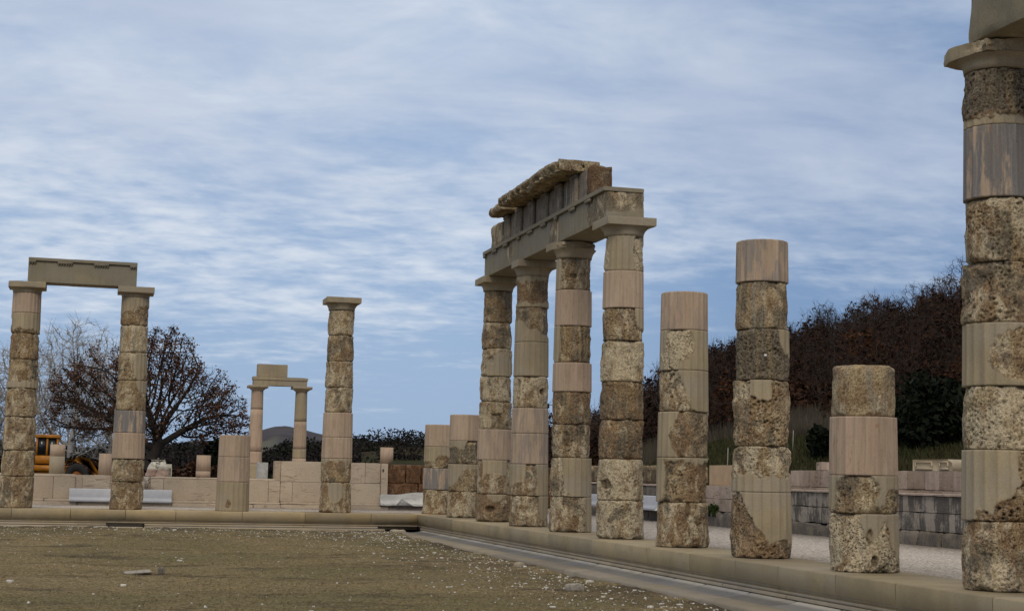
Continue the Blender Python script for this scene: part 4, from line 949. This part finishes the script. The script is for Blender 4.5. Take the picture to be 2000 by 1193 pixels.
def tubes(N_, par, r, sel, n):
    k = np.where(sel & (par >= 0))[0]; p0, p1 = N_[par[k]], N_[k]; d = p1 - p0; L = np.linalg.norm(d, axis=1, keepdims=True); d = d / np.maximum(L, 1e-9)
    ref = np.where(np.abs(d[:, 2:3]) < .9, np.array([[0, 0, 1.]]), np.array([[1., 0, 0]])); u = np.cross(d, ref); u /= np.linalg.norm(u, axis=1, keepdims=True); v = np.cross(d, u)
    t = np.arange(n) * 2 * np.pi / n; ring = np.cos(t)[None, :, None] * u[:, None] + np.sin(t)[None, :, None] * v[:, None]
    r1 = r[k]; r0 = np.minimum(r[par[k]], r1 * 1.25)
    V = np.concatenate([p0[:, None] + ring * r0[:, None, None], p1[:, None] + d[:, None] * r1[:, None, None] * .3 + ring * r1[:, None, None]], 1)
    b = np.arange(len(k))[:, None] * 2 * n; i = np.arange(n)[None]
    Q = np.stack([b + i, b + (i + 1) % n, b + n + (i + 1) % n, b + n + i], -1).reshape(-1, 4)
    return V.reshape(-1, 3), Q
def leaf_quads(C, size, rnd, n_per=1, spread=.1, elong=1.6):
    C = np.repeat(C, n_per, 0); n = len(C); C = C + rnd.randn(n, 3) * spread
    a = rnd.randn(n, 3); a /= np.linalg.norm(a, axis=1, keepdims=True); b = np.cross(a, rnd.randn(n, 3)); b /= np.linalg.norm(b, axis=1, keepdims=True)
    s = (size * (.6 + .8 * rnd.rand(n)))[:, None]
    V = np.stack([C - a * s * elong / 2, C + b * s / 2, C + a * s * elong / 2, C - b * s / 2], 1).reshape(-1, 3)
    return V, np.arange(4 * n).reshape(-1, 4), np.repeat(rnd.rand(n), 4)
def ellipsoid_pts(n, c, rad, rnd, shell=.35, clumps=0):
    v = rnd.randn(n, 3); v /= np.linalg.norm(v, axis=1, keepdims=True); q = rnd.rand(n) ** shell
    return np.array(c) + v * q[:, None] * np.array(rad)
BARK_D = simple('dark_oak_bark', (.030, .024, .020), .95, var=.3, scale=12)
BARK_P = simple('pale_bark', (.30, .285, .27), .9, var=.25, scale=2)
BARK_B = simple('brown_twigs', (.030, .018, .013), .95, var=.3, scale=2)
BARK_G = simple('grey_twigs', (.05, .042, .037), .95, var=.3, scale=2)
LEAF_OAK = leaf_material('withered_oak_leaves', (.080, .038, .023), (.165, .088, .054))
LEAF_BR = leaf_material('brown_leaves', (.012, .0065, .004), (.048, .021, .011))
LEAF_OR = leaf_material('russet_leaves', (.045, .017, .007), (.085, .034, .011))
LEAF_GR = leaf_material('evergreen_leaves', (.005, .008, .0045), (.013, .018, .008))
LEAF_OL = leaf_material('far_wood_leaves', (.007, .008, .006), (.018, .018, .012))
LEAF_PU = leaf_material('far_bare_wood', (.012, .010, .011), (.026, .020, .018))
LEAF_DRY = leaf_material('dry_tall_grass', (.060, .052, .038), (.125, .105, .078))

def make_tree(root, att, trunk, step, infl, kill, iters, seed, tip, bark, leaf=None, nleaf=1, lsize=.1, spread=.1, up=.1, thick=.03, e=2.3, tmin=None, lsel=1.0, twigs=0, tl=.3):
    Nn, par = grow(att, trunk, step, infl, kill, iters, seed, up)
    r = radii(par, tip, e); rnd = np.random.RandomState(seed + 1)
    r[:len(trunk)] = np.maximum(r[:len(trunk)], r[len(trunk) - 1])
    r[0] *= 1.35
    big = r >= thick
    V, Q = tubes(Nn, par, r, big, 7)
    link('trunk', mesh_np('trunk', V, Q, smooth=True, attrs={'tint': np.zeros(len(V))}, mats=[bark]), root)
    Vs, Qs, As, Ms = [], [], [], []
    V, Q = tubes(Nn, par, r, ~big, 3); Vs.append(V); Qs.append(Q); As.append(np.zeros(len(V))); Ms.append(np.zeros(len(Q), int))
    fine = np.where(r < thick * .6)[0]
    off = len(V)
    if twigs:
        k = np.repeat(fine, twigs); d = rnd.randn(len(k), 3) + (0, 0, .5); d /= np.linalg.norm(d, axis=1, keepdims=True)
        p0 = Nn[k]; p1 = p0 + d * (tl * (.4 + rnd.rand(len(k))))[:, None]; s = np.cross(d, rnd.randn(len(k), 3)); s /= np.linalg.norm(s, axis=1, keepdims=True); s *= tip * .8
        V = np.stack([p0 - s, p0 + s, p1], 1).reshape(-1, 3); V = np.stack([p0 - s, p0 + s, p1 + s * .3, p1 - s * .3], 1).reshape(-1, 3)
        Q = np.arange(4 * len(k)).reshape(-1, 4) + off; Vs.append(V); Qs.append(Q); As.append(np.zeros(len(V))); Ms.append(np.zeros(len(Q), int)); off += len(V)
    if leaf is not None:
        c = Nn[fine]; c = c[rnd.rand(len(c)) < lsel]
        if lsel < 1: c = c[fbm(c, .9 / max(step * 4, .3), seed + 5, 2) > .44]
        V, Q, A = leaf_quads(c, lsize, rnd, nleaf, spread); Vs.append(V); Qs.append(Q + off); As.append(A); Ms.append(np.ones(len(Q), int))
    me = mesh_np('crown', np.concatenate(Vs), np.concatenate(Qs), attrs={'tint': np.concatenate(As)}, mats=[bark, leaf or bark], mat_idx=np.concatenate(Ms))
    link('crown', me, root); return root
def dist_point(az, d): return CAM[0] + d * math.sin(az), CAM[1] + d * math.cos(az)
# big oak, d about 78 from the camera
ox, oy = dist_point(.0345, 78); g0 = .25
rnd = np.random.RandomState(11)
att = np.concatenate([ellipsoid_pts(3000, (.25, 0, 4.75), (2.5, 2.4, 3.0), rnd, .45), ellipsoid_pts(1700, (-2.6, -.3, 4.25), (2.3, 2.1, 2.35), rnd, .45), ellipsoid_pts(1700, (2.5, .2, 3.75), (2.2, 2.1, 2.0), rnd, .45), ellipsoid_pts(800, (-3.5, 0, 2.8), (1.7, 1.5, 1.2), rnd, .5), ellipsoid_pts(600, (3.7, 0, 3.0), (1.2, 1.2, 1.2), rnd, .5)])
att = att[fbm(att, .75, 8, 3) + .12 * rnd.rand(len(att)) > .50]
att = att[att[:, 2] > 1.7]
oak = empty('oak_tree', (ox, oy, g0), 'broad dark oak keeping its withered brown leaves behind the left columns', 'tree', 'trees behind the left row')
make_tree(oak, att, [(-.45, 0, -.7), (-.30, 0, -.1), (-.12, 0, .5), (.08, 0, 1.0), (.28, 0, 1.5), (.40, 0, 1.9)], .16, 2.0, .24, 110, 12, .0125, BARK_D, LEAF_OAK, 8, .075, .10, .05, .045, 2.15, lsel=.85, twigs=2, tl=.26)
# pale bare trees behind
for i, (az, d, h, wd, lab) in enumerate(((-.045, 100, 8.2, 3.2, 'pale bare tree behind the leftmost column'), (-.012, 96, 9.3, 3.4, 'pale bare tree with upswept twigs between the leftmost two columns'), (.012, 104, 8.4, 3.0, 'pale bare tree behind the left half of the brown-leaved oak'), (-.075, 98, 7.5, 3.0, 'pale bare tree at the left picture edge'))):
    rnd = np.random.RandomState(40 + i); x, y = dist_point(az, d); root = empty('bare_tree', (x, y, .2), lab, 'tree', 'trees behind the left row')
    att = ellipsoid_pts(1300, (0, 0, h * .55), (wd, wd, h * .46), rnd, .45)
    make_tree(root, att, [(0, 0, -.5), (.03, 0, .3), (0, .02, 1.0), (-.04, 0, 1.6)], .22, 2.4, .36, 80, 50 + i, .016, BARK_P, None, up=.55, thick=.06, e=2.35, twigs=3, tl=.7)
# brown bushes left
def bush(root_name, loc, rad, lab, mat, n, ls, group, seed, stem=BARK_B, flat=.8):
    root = empty(root_name, loc, lab, 'shrub', group); rnd = np.random.RandomState(seed)
    L = 9; cs = rnd.randn(L, 3) * np.array(rad) * .42; cs[:, 2] = np.abs(cs[:, 2]) + rad[2] * .45
    pts = np.concatenate([ellipsoid_pts(n // L, c, np.array(rad) * rnd.uniform(.35, .6), rnd, .5) for c in cs]); pts = pts[pts[:, 2] > .02]
    V, Q, A = leaf_quads(pts, ls, rnd, 1, .03)
    link('crown', mesh_np('crown', V, Q, attrs={'tint': A}, mats=[mat]), root)
    mb = MB()
    for c in cs: mb.tube((loc[0], loc[1], loc[2] - .1), (loc[0] + c[0], loc[1] + c[1], loc[2] + c[2]), .04, .012, 5)
    mb.build('stem', stem, root); return root
WEED = leaf_material('weed_leaves', (.03, .05, .014), (.06, .09, .03))
for i, (x, y, z, sc_) in enumerate(((4.52, -6.35, .30, .10), (4.53, -6.02, .30, .07))):
    bush('weed', (x, y, z), (sc_, sc_, sc_ * .9), 'small green weed growing from the wall joint, %s of two between the uncapped columns' % ('larger' if i == 0 else 'smaller'), WEED, 240, .035, 'weeds in the wall joints', 640 + i, WEED)
for i, (az, d, rad, lab, mat, ls) in enumerate((
        (.0815, 88, (1.1, 1.0, 1.95), 'dark green pine bush left of the distant small columns', LEAF_GR, .22),
        (.071, 84, (1.5, 1.2, 1.35), 'rust-brown leafy bush under the oak, above the plain pinkish stump', LEAF_OAK, .16),
        (.056, 90, (1.8, 1.4, 1.0), 'dull brown thicket to the right of the oak trunk', LEAF_BR, .16),
        (.013, 90, (2.2, 1.4, 1.3), 'dark reddish thicket behind the loader', LEAF_BR, .16),
        (-.005, 92, (1.8, 1.4, .9), 'low brown thicket behind the loader cab', LEAF_BR, .16),
        (.0935, 84, (1.0, .9, 1.0), 'narrow dark green bush behind the tall grey-beige stump', LEAF_GR, .2))):
    x, y = dist_point(az, d); bush('bush', (x, y, float(terrain_h(np.array([x]), np.array([y]))[0]) - .1), rad, lab, mat, 2600, ls, 'bushes behind the left row', 60 + i)

# hillside wood on the right: tree kinds, each copied
def tree_proto(seed, h, wd, leaf, nleaf, lsize, bark, natt=200, lsel=1.0, upright=.45):
    rnd = np.random.RandomState(seed); root = empty('hill_tree', (0, 0, 0))
    att = ellipsoid_pts(natt, (0, 0, h * .60), (wd, wd, h * .42), rnd, .45)
    make_tree(root, att, [(0, 0, -.5), (.02, 0, h * .08), (0, .03, h * .16), (.03, 0, h * .24)], h * .06, h * .6, h * .085, 40, seed, .016, bark, leaf, nleaf, lsize, .16, upright, .05, 2.3, lsel=lsel, twigs=3, tl=h * .13)
    return root
protos = [tree_proto(81, 4.6, 1.9, LEAF_BR, 3, .17, BARK_B), tree_proto(82, 4.2, 2.0, LEAF_BR, 2, .17, BARK_B), tree_proto(83, 5.0, 1.8, None, 1, .1, BARK_B, 240),
          tree_proto(84, 4.8, 1.7, None, 1, .1, BARK_G, 240), tree_proto(85, 4.3, 2.0, LEAF_OR, 4, .17, BARK_B), tree_proto(86, 5.2, 1.9, LEAF_BR, 2, .15, BARK_B, 240, .6), tree_proto(87, 3.8, 1.8, LEAF_GR, 5, .2, BARK_B)]
KLAB = ['brown-leaved tree in the wood on the right-hand hillside', 'low spreading brown-leaved tree in the wood on the right-hand hillside', 'bare brown-twigged tree in the wood on the right-hand hillside', 'bare greyish tree in the wood on the right-hand hillside',
        'russet orange tree in the wood on the right-hand hillside', 'half-bare brown tree in the wood on the right-hand hillside', 'dark evergreen tree in the wood on the right-hand hillside']
KGRP = ['brown-leaved hillside trees', 'low brown hillside trees', 'bare brown hillside trees', 'bare grey hillside trees', 'russet hillside trees', 'half-bare hillside trees', 'evergreen hillside trees']
first = {}
def place_tree(k, x, y, z, s, rz):
    src = protos[k]
    if k not in first: r = src; first[k] = 1
    else:
        r = src.copy(); col_main.objects.link(r)
        for ch in src.children:
            c = ch.copy(); col_main.objects.link(c); c.parent = r
    r.location = (x, y, z); r.scale = (s * 1.0, s * 1.0, s); r.rotation_euler = (0, 0, rz); tag(r, KLAB[k], 'tree', KGRP[k])
rnd = random.Random(7); pts = []; tries = 0
while len(pts) < 285 and tries < 40000:
    tries += 1
    az = rnd.uniform(.262, .60); d = math.sqrt(rnd.uniform(78 ** 2, 212 ** 2))
    if d < 90 and az > .36 and rnd.random() < .5: continue
    if .41 < az < .452 and d < 100: continue
    x, y = dist_point(az, d)
    if any((x - a) ** 2 + (y - b) ** 2 < (2.2 + d * .011) ** 2 for a, b in pts): continue
    pts.append((x, y))
for (x, y) in pts:
    d = math.hypot(x - CAM[0], y - CAM[1]); u = rnd.random()
    if d > 175: k = rnd.choices(range(7), (2, 2, 4, 3.4, 1.0, 5, 0))[0]
    else: k = rnd.choices(range(7), (5, 5, 3, 1.2, 1.1, 3, .5))[0]
    s = rnd.uniform(.72, 1.2) * (.70 + .36 * min(1, d / 180)); place_tree(k, x, y, float(terrain_h(np.array([x]), np.array([y]))[0]) - .05, s, rnd.uniform(0, 6.28))
# brushwood under the trees
rs = np.random.RandomState(17); n_ = 130000; az = rs.uniform(.25, .62, n_); d = np.sqrt(rs.uniform(76 ** 2, 205 ** 2, n_)); x = CAM[0] + d * np.sin(az); y = CAM[1] + d * np.cos(az)
k = ~((az > .34) & (az < .455) & (d < 88)); x, y, d = x[k], y[k], d[k]
z = terrain_h(x, y) + rs.rand(len(x)) ** 1.4 * 1.9
V, Q, A = leaf_quads(np.stack([x, y, z], 1), .17, rs, 1, .1, 2.2)
tag(link('brushwood', mesh_np('brushwood', V, Q, attrs={'tint': A}, mats=[LEAF_BR])), 'dense dark brown brushwood covering the hillside', 'brushwood', kind='stuff')
# evergreen shrubs and dry grass at the hill foot
for i, (az, d, rad, lab, ls) in enumerate((
        (.508, 66, (2.1, 1.4, 1.15), 'dark evergreen shrub behind the carved parapet block', .17), (.528, 69, (2.3, 1.5, 1.6), 'tall dark evergreen shrub left of the nearest column', .18),
        (.545, 67, (2.0, 1.4, 1.5), 'dark evergreen shrub mostly hidden by the nearest column', .17), (.492, 68, (1.4, 1.3, 1.1), 'low dark evergreen shrub just right of the rust-streaked drum', .17),
        (.4555, 64, (.55, .6, 1.05), 'narrow dark shrub just left of the rust-streaked drum', .14))):
    x, y = dist_point(az, d); bush('evergreen_shrub', (x, y, float(terrain_h(np.array([x]), np.array([y]))[0]) - .1), rad, lab, LEAF_GR, 3600, ls, 'evergreen shrubs at the hill foot', 90 + i)
n_ = 24000; az = rs.uniform(.335, .475, n_); d = rs.uniform(72, 88, n_); x = CAM[0] + d * np.sin(az); y = CAM[1] + d * np.cos(az)
k = fbm(np.stack([x, y, 0 * x], 1), .16, 3, 2) + .12 * rs.rand(n_) > .5; x, y = x[k], y[k]; n_ = len(x); z = terrain_h(x, y); h = .35 + .75 * rs.rand(n_); ang = rs.rand(n_) * 6.28; lean = rs.randn(n_, 2) * .14
V = np.stack([np.stack([x - np.cos(ang) * .016, y - np.sin(ang) * .016, z - .02], 1), np.stack([x + np.cos(ang) * .016, y + np.sin(ang) * .016, z - .02], 1), np.stack([x + lean[:, 0], y + lean[:, 1], z + h], 1)], 1).reshape(-1, 3)
tag(link('tall_grass', mesh_np('tall_grass', V, None, np.arange(3 * n_).reshape(-1, 3), attrs={'tint': np.repeat(rs.rand(n_), 3)}, mats=[LEAF_DRY])), 'pale dry tall grass along the foot of the wooded hill', 'grass', kind='stuff')
n_ = 26000; az = rs.uniform(.33, .56, n_); d = rs.uniform(52, 74, n_); x = CAM[0] + d * np.sin(az); y = CAM[1] + d * np.cos(az); z = terrain_h(x, y); h = .10 + .22 * rs.rand(n_); ang = rs.rand(n_) * 6.28; lean = rs.randn(n_, 2) * .08
V = np.stack([np.stack([x - np.cos(ang) * .03, y - np.sin(ang) * .03, z - .02], 1), np.stack([x + np.cos(ang) * .03, y + np.sin(ang) * .03, z - .02], 1), np.stack([x + lean[:, 0], y + lean[:, 1], z + h], 1)], 1).reshape(-1, 3)
tag(link('bank_grass', mesh_np('bank_grass', V, None, np.arange(3 * n_).reshape(-1, 3), attrs={'tint': np.repeat(rs.rand(n_), 3)}, mats=[leaf_material('bank_grass_blades', (.030, .036, .013), (.065, .058, .026))])), 'short green and straw grass on the bank below the wood', 'grass', kind='stuff')
for az, d, h, lab in ((.397, 62, 1.05, 'thin pale wooden stake on the grass bank, left of the blue-streaked column'), (.4375, 66, .8, 'thin pale wooden stake high on the grass bank, right of the blue-streaked column')):
    x, y = dist_point(az, d); z = float(terrain_h(np.array([x]), np.array([y]))[0]); mb = MB(); mb.tube((x, y, z - .1), (x + .03, y, z + h), .022, .018, 7); mb.tube((x + .03, y, z + h + .0005), (x + .031, y, z + h + .03), .018, .006, 7)
    tag(mb.build('wooden_stake', simple('grey_wood', (.25, .235, .20), .9)), lab, 'stake')
# far wood on the left ridges: one mass
n_ = 260000; az = rs.uniform(-.09, .335, n_); d = rs.uniform(165, 430, n_); x = CAM[0] + d * np.sin(az); y = CAM[1] + d * np.cos(az)
P = np.stack([x, y, 0 * x], 1); f = fbm(P, .05, 71, 3); k = ~((az > .165) & (f > .46)) & ~((az < .165) & (f > .57)); x, y, d, az = x[k], y[k], d[k], az[k]; n_ = len(x)
cl = fbm(np.stack([x, y, 0 * x], 1), .16, 75, 2); z = terrain_h(x, y) + rs.rand(n_) ** .65 * (.5 + 2.9 * sstep(cl, .38, .72))
V, Q, A = leaf_quads(np.stack([x, y, z], 1), .33, rs, 1, .18, 1.3); ev = (fbm(np.stack([x, y, 0 * x], 1), .03, 79, 2) > .47).astype(int)
tag(link('far_wood', mesh_np('far_wood', V, Q, attrs={'tint': A}, mats=[LEAF_PU, LEAF_OL], mat_idx=ev)), 'dark distant wood covering the low ridge behind the left row', 'wood', kind='stuff')
# far ridge with a pale green field
azs = np.linspace(.02, .30, 90); EF_A = np.array([.02, .0932, .1026, .1089, .1184, .1281, .1442, .3]); EF_E = np.array([.012, .0205, .0240, .0262, .0272, .0252, .0228, .012])
V = []; ds = np.linspace(520, 1250, 24)
for d in ds:
    for a_ in azs:
        e = np.interp(a_, EF_A, EF_E); x, y = dist_point(a_, d); zz_ = .9 + e * d * sstep(np.array(d), 420, 1250) ** .55
        V.append((x, y, float(zz_) + (fbm(np.array([(x, y, 0)]), .014, 5, 5, .6)[0] - .5) * 8))
V = np.array(V); idx = np.arange(len(V)).reshape(24, 90); qd = np.stack([idx[:-1, :-1], idx[1:, :-1], idx[1:, 1:], idx[:-1, 1:]], -1).reshape(-1, 4)
n = material('far_ridge'); p = n.pos(); fl = n.noise(p, .012, 4, .6)
base = n.mix(n.mr(n.noise(p, .04, 6, .7), .35, .65), (.022, .019, .024), (.046, .036, .040))
n.set(n.b.inputs['Base Color'], n.mix(n.attr('tint'), base, (.070, .070, .046)))
tint = np.zeros(len(V)); aa = np.arctan2(V[:, 0] - CAM[0], V[:, 1] - CAM[1]); dd = np.hypot(V[:, 0] - CAM[0], V[:, 1] - CAM[1])
tint = sstep(aa, .097, .101) * sstep(-aa, -.116, -.109) * sstep(dd - (aa - .1) * 9000, 640, 700) * sstep(-dd + (aa - .1) * 7000, -900, -850)
o = link('far_hills', mesh_np('far_hills', V, qd, smooth=True, attrs={'tint': tint}, mats=[n.m])); tag(o, kind='structure')

# ------------------------------------------------------------------ machines on the terrace behind
YEL = simple('yellow_machine_paint', (.36, .135, .008), .55, var=.2, scale=3, spec=.4); YELD = simple('worn_orange_paint', (.16, .055, .012), .7, var=.3, scale=4)
TYRE = simple('tyre_rubber', (.022, .021, .020), .9); GLASS = simple('dark_cab_glass', (.012, .014, .017), .12, var=.05, spec=.5); STEEL = simple('worn_steel', (.16, .14, .12), .6, var=.3)
lx, ly = dist_point(-.0225, 70); g0 = float(terrain_h(np.array([lx]), np.array([ly]))[0])
ld = empty('wheel_loader', (lx, ly, g0), 'yellow wheel loader parked behind the low wall at far left', 'loader'); ld.scale = (1, 1, 1.2)
def LB(name, m, f, parent=ld):
    mb = MB(); f(mb); o = mb.build(name, m, None); o.parent = ld if parent is ld else parent
    if parent is ld: o.location = (0, 0, 0)
    return o
def f(mb):
    mb.prism([(-2.0, .62), (-2.0, 1.22), (-1.85, 1.32), (-.75, 1.32), (-.75, .95), (.35, .95), (.75, .80), (.75, .55), (-1.8, .55)], 'y', -.42, .42)
    V = mb.V[-1]
    mb.box(-.75, .3, -.55, .55, .74, .93)
def swap(mb): return mb
LB('body', YEL, f)
LB('grille', STEEL, lambda mb: [mb.box(-2.03, -2.002, -.3, .3, .75 + i * .09, .80 + i * .09) for i in range(5)])
cab = LB('cab', YEL, lambda mb: (mb.box(-.70, .22, -.44, .44, 1.0, 1.28), [mb.box(x, x + .08, y, y + .08, 1.281, 1.90) for x in (-.70, .14, -.28) for y in (-.44, .36)], mb.rbox(-.78, .30, -.52, .52, 1.901, 2.02, res=.12, wear=.04, amp=.002)))
for args in ((-.615, -.285, -.425, -.410, 1.285, 1.895), (-.195, .135, -.425, -.41, 1.285, 1.895), (-.615, -.285, .41, .425, 1.285, 1.895), (-.195, .135, .41, .425, 1.285, 1.895), (.17, .18, -.35, .35, 1.285, 1.895), (-.67, -.66, -.35, .35, 1.285, 1.895)):
    mb = MB(); mb.box(*args); o = mb.build('window', GLASS); o.parent = cab
for (x, y) in ((-1.25, -.55), (-1.25, .55), (1.02, -.55), (1.02, .55)):
    mb = MB(); n_ = 26; t = np.arange(n_) * 2 * np.pi / n_; prof = [(.26, -.14), (.47, -.15), (.52, -.09), (.52, .09), (.47, .15), (.26, .14)]
    V = np.concatenate([np.stack([x + r * np.cos(t), np.full(n_, y + w_), .52 + r * np.sin(t)], 1) for r, w_ in prof]); i = np.arange(n_)
    mb.add(V, np.concatenate([np.stack([((k) % 6) * n_ + i, ((k) % 6) * n_ + (i + 1) % n_, ((k + 1) % 6) * n_ + (i + 1) % n_, ((k + 1) % 6) * n_ + i], 1) for k in range(6)]))
    for k in range(13):
        a_ = k * 2 * np.pi / 13; mb.box(x + .525 * math.cos(a_) - .03, x + .525 * math.cos(a_) + .03, y - .13, y + .13, .52 + .525 * math.sin(a_) - .025, .52 + .525 * math.sin(a_) + .025)
    wo = mb.build('wheel', TYRE); wo.parent = ld
    mb = MB(); mb.tube((x, y - .10, .52), (x, y + .10, .52), .255, .255, 22); ro = mb.build('rim', YELD); ro.parent = wo
LB('front_frame', YELD, lambda mb: (mb.prism([(.78, .42), (.78, .95), (1.05, 1.22), (1.32, 1.18), (1.45, .7), (1.4, .42)], 'y', -.30, .30), mb.tube((.6, 0, .62), (.6, 0, .95), .12, .12, 12)))
LB('fender', YEL, lambda mb: [mb.prism([(.50, 1.0), (.62, 1.12), (.95, 1.16), (.97, 1.12), (.64, 1.08), (.53, .97)], 'y', s * .55 - .18, s * .55 + .18) for s in (-1, 1)])
LB('lift_arm', YEL, lambda mb: [mb.prism([(.92, 1.18), (1.05, 1.30), (1.55, 1.18), (2.10, .52), (2.00, .40), (1.45, .95), (1.0, 1.08)], 'y', s * .26 - .05, s * .26 + .05) for s in (-1, 1)])
LB('lift_cylinder', STEEL, lambda mb: [mb.tube((.95, s * .16, .75), (1.65, s * .16, .92), .05, .035, 10) for s in (-1, 1)])
LB('bucket', YELD, lambda mb: (mb.prism([(2.02, .22), (2.02, .66), (2.10, .84), (2.16, .80), (2.10, .62), (2.14, .34), (2.30, .24), (2.72, .14), (2.72, .08), (2.22, .10)], 'y', -.80, .80), mb.prism([(2.03, .24), (2.12, .82), (2.35, .62), (2.72, .1)], 'y', -.84, -.805), mb.prism([(2.03, .24), (2.12, .82), (2.35, .62), (2.72, .1)], 'y', .805, .84)))
CREAM = simple('cream_machine_paint', (.46, .44, .33), .6, var=.08)
gx, gy = dist_point(.0420, 62); gz = float(terrain_h(np.array([gx]), np.array([gy]))[0]); gm = empty('site_machine', (gx, gy, gz), 'cream-coloured boxy site machine with a side grille beyond the low wall by the oak trunk', 'machine'); gm.scale = (1, 1, 1.38)
def GB(name, m, f):
    mb = MB(); f(mb); o = mb.build(name, m, None); o.parent = gm; return o
GB('housing', CREAM, lambda mb: (mb.rbox(-.42, .42, -.3, .3, .12, .93, res=.15, wear=.02, amp=.001), mb.prism([(.06, .932), (.06, 1.02), (.14, 1.06), (.20, .932)], 'y', -.2, .2)))
GB('grille', STEEL, lambda mb: [mb.box(.20, .38, -.312, -.301, .60 + .04 * i, .625 + .04 * i) for i in range(6)])
GB('mast', STEEL, lambda mb: (mb.tube((-.10, 0, .931), (-.10, 0, 1.10), .03, .03, 8), mb.tube((-.36, 0, 1.02), (.1, 0, 1.02), .028, .028, 8)))
GB('foot', STEEL, lambda mb: [mb.box(s * .35 - .05, s * .35 + .05, -.28, .28, -.05, .119) for s in (-1, 1)])
